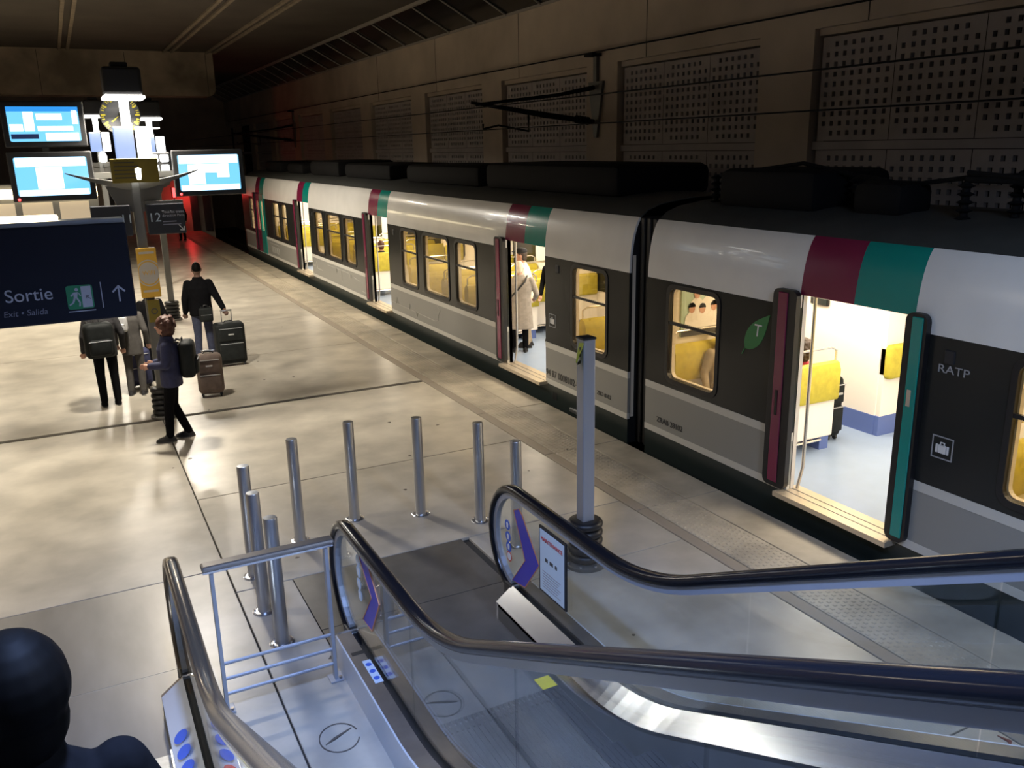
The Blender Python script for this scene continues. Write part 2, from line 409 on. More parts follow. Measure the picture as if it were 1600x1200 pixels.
# ceiling, ribs, beam, far and left ends
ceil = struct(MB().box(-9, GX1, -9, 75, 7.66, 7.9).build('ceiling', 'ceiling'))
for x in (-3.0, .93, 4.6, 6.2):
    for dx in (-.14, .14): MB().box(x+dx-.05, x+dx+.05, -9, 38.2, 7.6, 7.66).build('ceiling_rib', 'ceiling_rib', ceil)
bm_ = MB(); n = 14
prof = [(-9, 6.0), (6.0, 6.0)]+[(6.0+.3*math.cos(a), 6.3+.3*math.sin(a)) for a in [(-90+90*k/6)*PI/180 for k in range(1, 7)]]+[(6.3, 7.66), (-9, 7.66)]
struct(bm_.plate(prof, [], FY(38.2), 1.2).build('wall_beam', 'beam', None, True))
for k in range(5): MB().box(-6+3*k, -5.98+3*k, 38.195, 38.2, 6.0, 7.6).build('cast_joint', 'joint', bpy.data.objects['wall_beam'])
struct(MB().box(-9, 13, 62, 62.3, -1.3, 7.9).build('wall_back', 'wall_concrete'))
struct(MB().box(-9.3, -9, -9, 62, -.5, 7.9).build('wall_left', 'wall_concrete'))
struct(MB().box(-9, 12, -9.3, -9, -1.3, 7.9).build('wall_front', 'wall_concrete'))
# dark end cabin with the red signal glow
ec = struct(MB().box(1.5, 6.9, 46.5, 46.7, -1.2, 3.1).build('wall_end', 'wall_concrete'))
for x in (2.2, 3.4, 6.0, 6.6): MB().box(x-.16, x+.16, 46.1, 46.4, 0, 3.1).build('end_post', 'black', ec)
sg = thing('signal_lamp', 'red glowing signal lamp by the dark end of the platform', 'lamp', (5.0, 45.4, 0))
MB().cyl((5.0, 45.4, 0), (5.0, 45.4, 1.7), .05).build('post', 'black', sg); MB().rbox(4.9, 5.1, 45.32, 45.48, 1.7, 2.2, .02).build('housing', 'black', sg)
MB().box(4.94, 5.06, 45.30, 45.32, 1.72, 2.18).build('lens', 'lamp_red', sg)
l = bpy.data.lights.new('signal_glow', 'POINT'); l.energy = 24; l.color = (1, .04, .04); l.shadow_soft_size = .1
o = bpy.data.objects.new('signal_glow', l); COL.objects.link(o); o.location = (5.6, 45.8, 1.7)
# hall ceiling lamps (fixtures of the lights set at the top)
for i, (x, y, z, p, c) in enumerate(HALL_LAMPS):
    t = thing('ceiling_lamp', ['long cool white ceiling lamp above the left escalator', 'long cool white ceiling lamp above the right escalator'][i], 'lamp', (x, y, 7.66))
    MB().rbox(x-.16, x+.16, y-1.2, y+1.2, z, z+.12, .02).build('housing', 'mast_grey', t); MB().cyl((x, y-.9, z+.1), (x, y-.9, 7.66), .015).build('hanger', 'mast_grey', t); MB().cyl((x, y+.9, z+.1), (x, y+.9, 7.66), .015).build('hanger', 'mast_grey', t); MB().box(x-.15, x+.15, y-1.1, y+1.1, z-.02, z).build('diffuser', 'lamp_soft', t)
# ================================================================== THE TRAIN
TX, TC = 6.4, 7.83                      # side plane, centre line
ZW0, ZW1 = 1.0, 2.12                    # window glass heights
def wprof(a): a = math.radians(a); return (TX+.2*(1-math.cos(a)), 2.2+.725*math.sin(a))
A_TOP = 75
PW_UP = [wprof(10.3+(A_TOP-10.3)*k/10) for k in range(11)]
ROOF = [wprof(A_TOP), (6.66, 2.985), (6.85, 3.05), (7.3, 3.11), (TC, 3.13)]
ROOF = ROOF+[(2*TC-x, z) for x, z in ROOF[::-1]][1:]
def sheet(pts, y0, y1, th=.03):           # strip along y following an x-z profile, given thickness inwards (+x)
    m = MB(); n = len(pts); v = [(x, y, z) for y in (y0, y1) for x, z in pts]+[(x+th, y, z-th*.3) for y in (y0, y1) for x, z in pts]
    f = []
    for k in range(n-1):
        f += [(k, k+1, n+k+1, n+k), (2*n+k, 3*n+k, 3*n+k+1, 2*n+k+1)]
    f += [(0, n, 3*n, 2*n), (n-1, 3*n-1, 4*n-1, 2*n-1)]
    f += [(k, 2*n+k, 2*n+k+1, k+1) for k in range(n-1)]+[(n+k, n+k+1, 3*n+k+1, 3*n+k) for k in range(n-1)]
    return m.add(v, f)
def seat_proto():
    s = MB().rbox(-.6, .6, -.05, 0, .16, .72, .02).build('seat', 'lining_white')
    def bcush(x0, x1):
        m = MB(); prof = [(-.085, .62), (-.10, .66), (-.10, .98), (-.07, 1.06), (-.02, 1.08), (.05, 1.04), (.09, .95), (.08, .66), (.05, .60)]
        n = len(prof); m.add([(x, y, z) for x in (x0, x1) for y, z in prof], [(k, (k+1) % n, n+(k+1) % n, n+k) for k in range(n)]+[tuple(range(n))[::-1], tuple(range(n, 2*n))])
        return m
    bcush(-.6, .6).build('backrest', 'seat_yellow', s, True)
    MB().rbox(-.6, .6, .02, .48, .38, .48, .03).build('cushion', 'seat_yellow', s, True)
    MB().box(-.6, .6, .0, .44, .33, .38).build('seat_frame', 'seat_navy', s)
    MB().box(.42, .56, -.03, .36, 0, .34).build('leg', 'blue_skirting', s)
    m = MB(); m.tube([(-.58, -.06, .14), (.4, -.06, .14)], .014, 6); m.tube([(-.58, .18, .14), (.4, .18, .14)], .014, 6)
    for k in range(5): m.tube([(-.5+.2*k, -.06, .14), (-.5+.2*k, .18, .14)], .009, 5)
    m.build('foot_rail', 'bar', s)
    MB().tube([(-.58, -.03, .9), (-.58, -.03, 1.2), (-.5, -.03, 1.24), (.5, -.03, 1.24), (.58, -.03, 1.2), (.58, -.03, .9)], .014, 8).build('grab_rail', 'bar', s, True)
    return s
SEAT = seat_proto(); SEATN = [0]
def put_seat(par, x, y, rot):
    if SEATN[0] == 0: s = SEAT
    else:
        s = SEAT.copy(); COL.objects.link(s)
        for ch in SEAT.children: c = ch.copy(); COL.objects.link(c); c.parent = s
    SEATN[0] += 1; s.parent = par; s.location = Vector((x, y, .25))-wloc(par); s.rotation_euler = (0, 0, rot)
def build_window(car, y0, y1):
    o = rrect(y0-.055, y1+.055, ZW0-.06, ZW1+.055, .13); i = rrect(y0, y1, ZW0, ZW1, .09)
    wdw = MB().plate(o, [i], FX(TX-.012), .05).build('window', 'rubber', car)
    zb = ZW0+.62*(ZW1-ZW0)
    MB().plate(rrect(y0, y1, ZW0, ZW1, .09), [], FX(TX+.012), .006).build('pane', 'win_glass', wdw)
    MB().box(TX-.004, TX+.03, y0, y1, zb-.018, zb+.018).build('crossbar', 'rubber', wdw)
def build_car(name, label, ya, yb, doors, wins, vis=(-99, 99), teal=(), closed=(), skip=()):
    car = thing(name, label, 'train', (TC, (ya+yb)/2, -1.05))
    HW = .66; doors = sorted(doors)
    edges = [ya]+[e for d in doors for e in (d-HW, d+HW)]+[yb]
    segs = list(zip(edges[0::2], edges[1::2]))
    for (a, b) in segs:
        hs = [wn for wn in wins if a < wn[0] and wn[1] < b]
        MB().plate([(a, .88), (b, .88), (b, 2.2), (a, 2.2)], [rrect(y0-.03, y1+.03, ZW0-.03, ZW1+.03, .11) for y0, y1 in hs], FX(TX), .04).build('window_band', 'train_dark', car)
        MB().box(TX-.004, TX+.04, a, b, .79, .88).build('waist_stripe', 'train_stripe', car)
        MB().box(TX, TX+.04, a, b, .30, .79).build('lower_panel', 'train_grey', car)
        MB().box(TX-.004, TX+.04, a, b, .22, .30).build('sill_stripe', 'train_stripe', car)
        sheet([wprof(10.3*k/3) for k in range(4)], a, b).build('cantrail', 'train_white', car, True)
        MB().plate([(a, .25), (b, .25), (b, 2.42), (a, 2.42)], [rrect(y0+.01, y1-.01, ZW0+.01, ZW1-.01, .08) for y0, y1 in hs], FX(TX+.05), .05).build('inner_lining', 'lining', car)
        for y0, y1 in hs: build_window(car, y0, y1)
    ys = [ya]
    for d in doors: ys += [d-HW+.02, d, d+HW-.02]
    ys.append(yb)
    prev = ya
    for d in doors:
        sheet(PW_UP, prev, d-HW).build('roof_side', 'train_white', car, True)
        sheet(PW_UP, d-HW, d).build('roof_flash', 'teal', car, True); sheet(PW_UP, d, d+HW).build('roof_flash', 'burgundy', car, True)
        prev = d+HW
    sheet(PW_UP, prev, yb).build('roof_side', 'train_white', car, True)
    sheet(ROOF, ya, yb, .02).build('roof', 'train_roof', car, True)
    far = [(2*TC-x, z) for x, z in ([(TX, .22), (TX, 2.2)]+[wprof(A_TOP*k/6) for k in range(1, 7)])]
    sheet(far, ya, yb, -.03).build('far_side', 'train_dark', car, True)
    MB().box(TX+.03, 2*TC-TX-.03, ya, yb, -.12, .20).build('underframe', 'black', car)
    MB().box(TX+.005, TX+.03, ya, yb, -.22, .22).build('skirt', 'train_skirt', car)
    for yy in (ya+2.6, ya+4.9, yb-4.9, yb-2.6):
        for xx in (7.11, 8.55): MB().cyl((xx-.06, yy, -.6), (xx+.06, yy, -.6), .45, seg=20).build('wheel', 'steel_deck', car)
    for yy in (ya+3.75, yb-3.75): MB().box(6.9, 8.76, yy-1.5, yy+1.5, -.75, -.2).build('bogie_frame', 'black', car)
    # inside
    MB().box(TX+.05, 2*TC-TX-.05, ya+.04, yb-.04, .20, .25).build('car_floor', 'train_floor', car)
    MB().box(TX+.15, 2*TC-TX-.06, ya+.06, yb-.06, 2.42, 2.46).build('car_ceiling', 'lining_white', car)
    MB().box(2*TC-TX-.12, 2*TC-TX-.06, ya+.06, yb-.06, .25, 2.42).build('far_lining', 'lining_white', car)
    for a, b in segs:
        if b-a > 3:
            for k in range(3):
                c = (a+b)/2+(k-1)*1.6; MB().plate(rrect(c-.55, c+.55, 1.05, 2.1, .1), [], FX(2*TC-TX-.135), .015).build('far_window', 'dark_glass', car)
    for y, s in ((ya+.04, 1), (yb-.1, 1)): MB().box(TX+.05, 2*TC-TX-.05, y, y+.06, .25, 2.42).build('bulkhead', 'lining_white', car)
    ew = [(TX+.01, 0), (TX+.01, 2.2)]+[(x+.012, z) for x, z in [wprof(A_TOP*k/6) for k in range(1, 7)]]; ew = ew+[(2*TC-x, z) for x, z in ew[::-1]]
    for y in (ya+.002, yb-.042): MB().plate(ew, [], FY(y), .04).build('end_wall', 'black', car)
    for d in doors:
        y0, y1 = d-HW, d+HW
        lf = MB().plate(rrect(y1-.02, y1+.30, .26, 2.37, .07), [], FX(TX-.065), .06).build('door_leaf', 'rubber', car)
        MB().rbox(TX-.078, TX-.062, y1+.09, y1+.22, .31, 2.34, .006, 1).build('leaf_skin', 'burgundy', lf)
        MB().box(TX-.085, TX-.075, y1+.14, y1+.17, 1.05, 1.32).build('finger_slot', 'black', lf)
        if d in closed:
            for (u0, u1, mm) in ((y0, d-.005, 'teal'), (d+.005, y1, 'burgundy')):
                q = MB().plate([(u0, .26), (u1, .26), (u1, 2.33), (u0, 2.33)], [rrect(u0+.12, u1-.12, 1.05, 2.1, .06)], FX(TX-.03), .05).build('door_leaf', mm, car)
                MB().plate(rrect(u0+.12, u1-.12, 1.05, 2.1, .06), [], FX(TX), .006).build('pane', 'win_glass', q)
            continue
        rf = None if d not in teal else MB().plate(rrect(y0-.17, y0+.04, .26, 2.37, .07), [], FX(TX-.065), .06).build('door_leaf', 'rubber', car)
        if rf: MB().rbox(TX-.078, TX-.062, y0-.14, y0-.03, .31, 2.34, .006, 1).build('leaf_skin', 'teal', rf); MB().box(TX-.085, TX-.075, y0-.10, y0-.06, 1.55, 1.7).build('leaf_latch', 'bar', rf)
        sl = MB().box(TX-.15, TX+.2, y0-.05, y1+.05, .20, .252).build('door_sill', 'sill', car)
        for xx in (TX-.03, TX+.07): MB().box(xx, xx+.012, y0, y1, .252, .2535).build('groove', 'print_dark', sl)
        MB().tube([(TX+.13, y1-.02, .25), (TX+.16, y1-.05, .5), (TX+.16, y1-.05, 2.42)], .018, 8).build('grab_pole', 'bar', car, True)
        MB().box(TX+.05, TX+.10, y0-.04, y0, .25, 2.42).build('door_jamb', 'lining_white', car); MB().box(TX+.05, TX+.10, y1, y1+.04, .25, 2.42).build('door_jamb', 'lining_white', car)
        MB().box(TX+.02, TX+.15, y0, y1, 2.34, 2.42).build('door_header', 'lining_white', car)
        MB().rbox(TX-.012, TX+.01, y0-.42, y0-.32, 1.98, 2.1, .012).build('door_button', 'sign_dark', car)
        for yy, r in ((y1+.75, 0), (y0-.75, PI)):
            if d in skip and r == 0: yy += .75
            if ya+.5 < yy < yb-.5 and vis[0] < yy < vis[1]:
                put_seat(car, 7.2, yy, r)
                MB().box(8.62, 9.14, yy-.03, yy+.03, .25, 2.42).build('seat_partition', 'lining_white', car)
                MB().box(8.60, 9.14, yy-.036, yy+.036, .25, .5).build('partition_kick', 'blue_skirting', car)
                MB().rbox(8.62, 9.12, yy-.12, yy+.10, .98, 1.40, .05, 3).build('side_backrest', 'seat_yellow', car, True)
    for a, b in segs:
        if b-a > 4:
            c = (a+b)/2
            for yy, r in ((c-1.0, 0), (c-.1, PI), (c+.1, 0), (c+1.0, PI)):
                if vis[0] < yy < vis[1]: put_seat(car, 7.12, yy, r); put_seat(car, 8.52, yy, r)
    for a, b in zip(edges[:-1], edges[1:]): pass
    n = max(1, int((yb-ya)/6.5))
    for k in range(n):
        y0, y1 = ya+(yb-ya)*(k+.05)/n, ya+(yb-ya)*(k+.95)/n
        if y1 < vis[0]: continue
        MB().box(TC-.35, TC+.35, y0, y1, 2.40, 2.42).build('ceiling_lamp_strip', 'lamp_train', car)
        area('car_lamp_light', (TC, (y0+y1)/2, 2.39), .7, y1-y0, 95, (1, .86, .66))
    return car
bay = lambda c: [(c-1.87, c-1.0), (c-.63, c+.62), (c+1.02, c+1.88)]
carA = build_car('train_car', 'black, grey and white train car with its whole side in view and three open doors', 9.12, 35.2, [11.99, 19.1, 25.93, 32.1],
    [(9.66, 10.52)]+bay(15.7)+bay(22.8)+[(28.07, 28.86), (29.15, 30.1), (33.3, 34.0)], closed=(32.1,), skip=(11.99,))
carB = build_car('train_car', 'train car with a green leaf emblem and a luggage sign beside its open door', -17.4, 8.72, [5.53, -1.3],
    [(7.40, 8.27)]+bay(2.02), vis=(-4, 99), teal=(5.53,))
# gangway bellows
bl = MB()
for k in range(6): y = 8.73+k*.064; bl.rbox(TX+.12+(.03 if k % 2 else 0), 2*TC-TX-.12, y, y+.062, -.1, 2.9, .01, 1)
tag(bl.build('gangway_bellows', 'black'), 'black ribbed bellows joining the two train cars', 'train bellows')
# cab front
MB().plate([(6.45, .1), (9.2, .1), (9.2, 2.6), (8.9, 2.95), (6.75, 2.95), (6.45, 2.6)], [], FY(35.2), .5).build('cab_front', 'train_dark', carA)
# roof gear
def gear(car, y0, y1, x0, x1, z0, z1, r=.05, nm='roof_box'): return MB().rbox(x0, x1, y0, y1, z0, z1, r).build(nm, 'roof_gear', car, True)
for (y0, y1, z1) in ((10.3, 14.6, 3.52), (14.9, 18.7, 3.46), (19.8, 23.4, 3.45), (24.0, 27.0, 3.5), (28, 30, 3.4), (31, 33.5, 3.45)): gear(carA, y0, y1, 6.98, 8.68, 3.06, z1, .12)
for (y0, y1, x0, x1, z1) in ((6.7, 8.2, 7.0, 8.2, 3.5), (5.7, 6.3, 7.1, 7.6, 3.4), (2.9, 4.5, 7.2, 8.3, 3.35), (-1, 2.2, 7.0, 8.6, 3.4)): gear(carB, y0, y1, x0, x1, 3.05, z1, .1)
def insul(car, x, y, z, h):
    pr = [(.03, 0)]
    for k in range(5): pr += [(.035, h*(k+.2)/5), (.075, h*(k+.5)/5), (.035, h*(k+.8)/5)]
    pr += [(.03, h)]; MB().lathe(pr, (x, y, z), 12).build('insulator', 'roof_gear', car, True)
for x, y in ((7.2, 5.1), (8.4, 5.1), (7.2, 2.6), (8.4, 2.6), (7.4, 6.5), (7.2, 8.45), (7.9, 8.45), (7.4, 4.75), (7.3, 3.9)): insul(carB, x, y, 3.06, .36)
pg = MB()
pg.tube([(7.2, 5.1, 3.44), (8.4, 5.1, 3.44)], .035); pg.tube([(7.2, 2.6, 3.44), (8.4, 2.6, 3.44)], .035); pg.tube([(7.2, 2.6, 3.44), (7.2, 5.1, 3.44)], .03); pg.tube([(8.4, 2.6, 3.44), (8.4, 5.1, 3.44)], .03)
pg.build('pantograph_frame', 'roof_gear', carB)
MB().tube([(7.8, 5.0, 3.46), (7.8, 3.6, 3.75), (7.8, 3.0, 3.62)], .04).build('pantograph_arm', 'roof_gear', carB)
MB().tube([(7.05, 3.6, 3.70), (7.2, 3.6, 3.82), (8.5, 3.6, 3.82), (8.65, 3.6, 3.70)], .03).build('pantograph_head', 'roof_gear', carB)
for k, pts in enumerate(([(7.3, 8.4, 3.42), (7.35, 7.2, 3.56), (7.4, 6.5, 3.44)], [(7.4, 6.5, 3.44), (7.45, 5.9, 3.36), (7.3, 5.1, 3.46)], [(7.2, 5.1, 3.5), (7.15, 4.0, 3.42), (7.2, 2.6, 3.48)])):
    MB().tube(pts, .025, 6).build('roof_cable', 'roof_gear', carB, True)
# writing and marks on the cars
text('car_number', '94 87 0008102-9', .15, (TX-.006, 10.83, .40), '-x', 'print_dark', carA, sx=.95)
text('car_code', 'ZBD 8102', .085, (TX-.006, 9.68, .42), '-x', 'print_dark', carA)
text('car_code', 'ZRAB 28102', .10, (TX-.006, 8.20, .41), '-x', 'print_dark', carB)
text('operator_letters', 'RATP', .10, (TX-.006, 4.45, 1.93), '-x', 'print_grey', carB, sx=1.25)
def lugg(car, yc, zc, s):
    fr = MB().plate([(yc-s, zc-s), (yc+s, zc-s), (yc+s, zc+s), (yc-s, zc+s)], [[(yc-s*.9, zc-s*.9), (yc+s*.9, zc-s*.9), (yc+s*.9, zc+s*.9), (yc-s*.9, zc+s*.9)]], FX(TX-.004), .006).build('luggage_sign', 'print_grey', car)
    m = MB(); m.plate(rrect(yc-s*.62, yc-s*.42, zc-s*.5, zc+s*.25, s*.05), [], FX(TX-.006), .006); m.plate(rrect(yc-s*.36, yc+s*.36, zc-s*.5, zc+s*.25, s*.05), [], FX(TX-.006), .006)
    m.plate(rrect(yc+s*.42, yc+s*.62, zc-s*.5, zc+s*.25, s*.05), [], FX(TX-.006), .006)
    m.plate(rrect(yc-s*.22, yc+s*.22, zc+s*.2, zc+s*.5, s*.06), [rrect(yc-s*.14, yc+s*.14, zc+s*.26, zc+s*.42, s*.04)], FX(TX-.006), .006)
    m.build('suitcase_symbol', 'print_white', fr)
lugg(carB, 4.47, 1.25, .10); lugg(carA, 11.12, 1.24, .10)
A, T = Vector((6.93, 1.64)), Vector((6.58, 2.06)); ax = (T-A); nrm = Vector((-ax.y, ax.x)).normalized(); L = []
for k in range(13): t = k/12; L.append(A+ax*t+nrm*.115*math.sin(PI*min(1, t**.75)))
for k in range(11, 0, -1): t = k/12; L.append(A+ax*t-nrm*.115*math.sin(PI*min(1, t**.75)))
lf = MB().plate([tuple(p) for p in L], [], FX(TX-.005), .006).build('leaf_emblem', 'leaf_green', carB)
MB().tube([(TX-.004, 6.93, 1.64), (TX-.004, 6.97, 1.57)], .006, 4).build('leaf_stem', 'leaf_green', lf)
text('leaf_letter', 'T', .19, (TX-.008, 6.75, 1.86), '-x', 'print_white', lf, shear=.1)
def lineart(pts, par=carA): MB().tube([(TX-.003, y, z) for y, z in pts], .007, 4).build('line_drawing', 'line_art', par)
lineart([(18.5, .47), (18.1, .47), (18.05, .6), (17.95, .47), (17.6, .46)]); lineart([(17.6, .46), (17.3, .46), (17.25, .58), (17.2, .46), (16.9, .45), (16.85, .36), (16.8, .45), (15.85, .44), (15.7, .47), (15.65, .6), (15.55, .7), (15.7, .76)])
lineart([(25.2, .55), (24.9, .55), (24.8, .7), (24.7, .5), (24.2, .5)]); lineart([(23.6, .72), (22.8, .72), (22.75, .6), (22.7, .72), (21.6, .72), (21.5, .6), (21.4, .72)]); lineart([(22.3, .7), (22.3, .45), (22.2, .4)]); lineart([(21.2, .66), (20.7, .62), (20.6, .4), (20.3, .38)])
lineart([(31, .7), (29.6, .7)])
for k in range(4): lineart([(30.7-k*.3, .4), (30.7-k*.3, .6), (30.5-k*.3, .6), (30.5-k*.3, .4)])
MB().box(TX, TX+.02, 11.0, 11.12, .0, .12).build('skirt_hatch', 'black', carA)
MB().rbox(TX-.02, TX+.01, 10.0, 10.6, -.06, .0, .01).build('step_light', 'steel', carA)
# inside of the near car: door display, poster, corner panel
MB().rbox(8.55, 8.6, 7.8, 8.1, 1.74, 1.89, .02).build('display', 'black_gloss', carB)
po = MB().box(6.84, 7.80, 8.59, 8.62, 1.40, 2.12).build('poster', 'poster_green', carB)
for k, (x, z) in enumerate(((7.0, 1.66), (7.17, 1.64), (7.36, 1.66), (7.08, 1.84), (7.27, 1.85))):
    m = MB(); m.plate([(x-.12, 1.47 if k < 3 else 1.6), (x+.12, 1.47 if k < 3 else 1.6), (x+.10, z), (x+.04, z+.05), (x-.04, z+.05), (x-.10, z)], [], FY(8.585-.001*(4-k)), .003); m.build('printed_shirt', 'cloth_white', po)
    m = MB(); m.plate(ngon(x, z+.1, .05, 14, .062), [], FY(8.583-.001*(4-k)), .003); m.build('printed_head', 'skin', po)
    m = MB(); m.plate([(x+.055*math.cos(a*PI/8), z+.115+.06*math.sin(a*PI/8)) for a in range(9)], [], FY(8.581-.001*(4-k)), .003); m.build('printed_hair', 'hair_black', po)
MB().box(6.84, 7.80, 8.578, 8.583, 1.40, 1.50).build('printed_band', 'print_dark', po)
MB().box(8.60, 8.64, 6.97, 8.6, .25, 2.42).build('cabinet_panel', 'lining_white', carB)
MB().box(8.59, 8.60, 6.97, 8.6, .25, .5).build('cabinet_kick', 'blue_skirting', carB)
put_seat(carB, 7.25, 8.52, PI)
# catenary
cat_ = []
for nm, x, z, r, lb in (('messenger_wire', 7.83, 4.57, .012, 'upper catenary wire strung above the train roof'), ('contact_wire', 7.83, 4.13, .011, 'lower catenary contact wire above the train roof'), ('feeder_wire', 10.45, 5.679, .016, 'feeder cable along the wall just above the perforated panels')):
    tag(MB().tube([(x, -9, z), (x, 20, z), (x, 60, z)], r, 6).build(nm, 'roof_gear'), lb, 'wire')
for y, lb in ((16.4, 'dark steel cantilever bracket for the catenary on the pier beside a wide panel'), (43.2, 'small far cantilever bracket for the catenary on the wall')):
    t = thing('catenary_bracket', lb, 'bracket', (WX, y, 5.0))
    MB().plate([(y-.28, 5.1), (y+.28, 5.1), (y+.05, 3.95), (y-.05, 3.95)], [], FX(WX-.065), .06).build('wall_plate', 'mast_grey', t)
    MB().box(WX-.085, WX-.005, y-.06, y+.06, 5.1, 5.66).build('upright', 'mast_grey', t); MB().box(WX-.25, WX-.005, y-.16, y+.16, 5.6, 5.66).build('top_arm', 'roof_gear', t)
    MB().tube([(WX-.10, y, 4.98), (9.6, y, 4.82), (7.7, y, 4.62)], [.05, .035, .03]).build('top_tube', 'roof_gear', t)
    MB().tube([(WX-.10, y, 4.28), (9.3, y, 4.42), (7.6, y, 4.66)], [.05, .06, .03]).build('bracket_tube', 'roof_gear', t)
    for k in range(5): MB().cyl((10.05+k*.07, y, 4.34-k*.01), (10.08+k*.07, y, 4.335-k*.01), .085, seg=12).build('insulator_disc', 'roof_gear', t)
    MB().tube([(8.9, y, 4.48), (8.9, y, 4.1), (8.2, y, 4.22), (7.85, y, 4.15), (7.85, y, 4.25)], .022, 6).build('registration_arm', 'roof_gear', t)
# ================================================================== ESCALATORS
SL = .52
def path(z0, yf, ynear=-4.5, yb=3.98, n=10, rad=.45):
    p = [(yf, z0)]; 
    if yf > yb+rad: p.append((yb+rad, z0))
    for k in range(1, n): 
        t = k/n; y = yb+rad-2*rad*t; p.append((y, z0+SL*rad*t*t))
    p.append((yb-rad, z0+SL*rad)); p.append((ynear, z0+SL*(yb-ynear))); return p
def pz(z0, y, yb=3.98, rad=.45):
    if y > yb+rad: return z0
    if y < yb-rad: return z0+SL*(yb-y)
    t = (yb+rad-y)/(2*rad); return z0+SL*rad*t*t
def interp_path(z0, ys): return [(y, pz(z0, y)) for y in ys]
def escalator(xc, label, gold=False, near_hide=False):
    e = thing('escalator', label, 'escalator', (xc, 5.0, 0))
    YS = [5.75, 5.2, 4.8, 4.5]+[4.43-.09*k for k in range(11)]+[3.2, 2.2, 1.2, .2, -1, -2.5, -4.5]
    for sd in (-1, 1):
        gx_, inn, out = xc+sd*.70, xc+sd*.52, xc+sd*.84
        # handrail with a rounded newel end
        c = (5.72, .66); R_ = .46; pts = [(gx_, y, pz(1.12, y)) for y in YS[::-1]]
        pts = pts[:-1]+[(gx_, c[0]+R_*math.sin(a)*.95, c[1]+R_*math.cos(a)) for a in [PI*k/14 for k in range(0, 14)]]+[(gx_, 5.55, .20), (gx_, 5.40, .19)]
        m = MB(); n = 12; vs = []
        for i, p in enumerate(pts):
            p = Vector(p); t = (Vector(pts[min(i+1, len(pts)-1)])-Vector(pts[max(i-1, 0)])).normalized(); nx = Vector((1, 0, 0)); ny = t.cross(nx).normalized()
            for k in range(n):
                a = 2*PI*k/n; ca, sa = math.cos(a), math.sin(a)
                vs.append(p+nx*.048*math.copysign(abs(ca)**.7, ca)+ny*.035*math.copysign(abs(sa)**.8, sa))
        fs = [(i*n+k, i*n+(k+1) % n, (i+1)*n+(k+1) % n, (i+1)*n+k) for i in range(len(pts)-1) for k in range(n)]+[tuple(range(n))[::-1], tuple((len(pts)-1)*n+k for k in range(n))]
        m.add(vs, fs); hr = m.build('handrail', 'handrail_gold_sheen' if gold else 'handrail', e, True)
        # guide profile just inside the handrail
        gp = [(x, y+(0 if i < len(YS)-1 else 0), z) for i, (x, y, z) in enumerate(pts)]
        m = MB(); vs = []
        for i, p in enumerate(gp[:-2]):
            p = Vector(p); t = (Vector(gp[min(i+1, len(gp)-1)])-Vector(gp[max(i-1, 0)])).normalized(); ny = t.cross(Vector((1, 0, 0))).normalized()
            if i < len(YS) and ny.z > 0: ny = -ny
            if i >= len(YS)-1: ny = (Vector((gx_, c[0], c[1]))-p).normalized()
            for dx, dn in ((-.022, .02), (.022, .02), (.022, .078), (-.022, .078)): vs.append(p+Vector((dx, 0, 0))+ny*dn)
        q = len(gp)-2; m.add(vs, [(i*4+k, i*4+(k+1) % 4, (i+1)*4+(k+1) % 4, (i+1)*4+k) for i in range(q-1) for k in range(4)]+[(3, 2, 1, 0), (4*q-4, 4*q-3, 4*q-2, 4*q-1)])
        m.build('handrail_guide', 'steel' if gold else 'galv', e)
        # glass panels with open joints
        cuts = [5.62, 4.47, 3.05, 1.75, .4, -1.0, -2.6, -4.4]
        top = lambda y: pz(1.12, y)-.05
        bot = lambda y: pz(.2, y)
        for j, (a, b) in enumerate(zip(cuts[:-1], cuts[1:])):
            ys = [a+(b-a)*k/8 for k in range(9)]; ys[0] -= .006; ys[-1] += .006
            if j == 0:
                L = [(y, top(y)) for y in ys[::-1]][:-1]+[(5.72+.40*math.sin(t)*.95, .66+.40*math.cos(t)) for t in [PI*k/10 for k in range(0, 10)]]+[(y, bot(y)) for y in ys]
            else: L = [(y, top(y)) for y in ys[::-1]]+[(y, bot(y)) for y in ys]
            g = MB().plate(L, [], FX(gx_-.005), .010).build('glass_panel', 'bal_glass', e)
        # decks and cladding
        ys = YS[:]; 
        P = [(y, pz(0, y)) for y in ys]
        a_, b_ = (out, gx_-sd*-.03) 
        MB().extr(P, [(out, .26), (gx_+sd*.03, .26), (gx_+sd*.03, .20), (out, .20)]).build('outer_deck', 'steel_deck', e)
        MB().extr(P, [(gx_+sd*.03, .235), (gx_+sd*.03, .20), (gx_-sd*.03, .20), (gx_-sd*.03, .235)]).build('glass_clamp', 'black', e)
        MB().extr(P, [(gx_-sd*.03, .26), (inn, .15), (inn, .12), (gx_-sd*.03, .21)]).build('inner_deck', ('deck_pale' if gold else 'steel_bright') if sd > 0 else 'steel_deck', e)
        MB().extr(P, [(inn, .15), (inn+sd*.02, .15), (inn+sd*.02, -.12), (inn, -.12)]).build('skirt_panel', 'steel_plate', e)
        vs = []; 
        for (y, z) in P: vs += [(out, y, z+.26), (out, y, max(0, z-.75)), (out+sd*.012, y, max(0, z-.75)), (out+sd*.012, y, z+.26)]
        q = len(P); MB().add(vs, [(i*4+k, i*4+(k+1) % 4, (i+1)*4+(k+1) % 4, (i+1)*4+k) for i in range(q-1) for k in range(4)]+[(3, 2, 1, 0), (4*q-4, 4*q-3, 4*q-2, 4*q-1)]).build('side_cladding', 'deck_pale', e)
        # newel end box
        MB().plate([(out, 0), (inn, 0), (inn, .15), (gx_-sd*.03, .26), (out, .26)], [], FY(5.75), .03).build('end_cap', 'steel_bright', e)
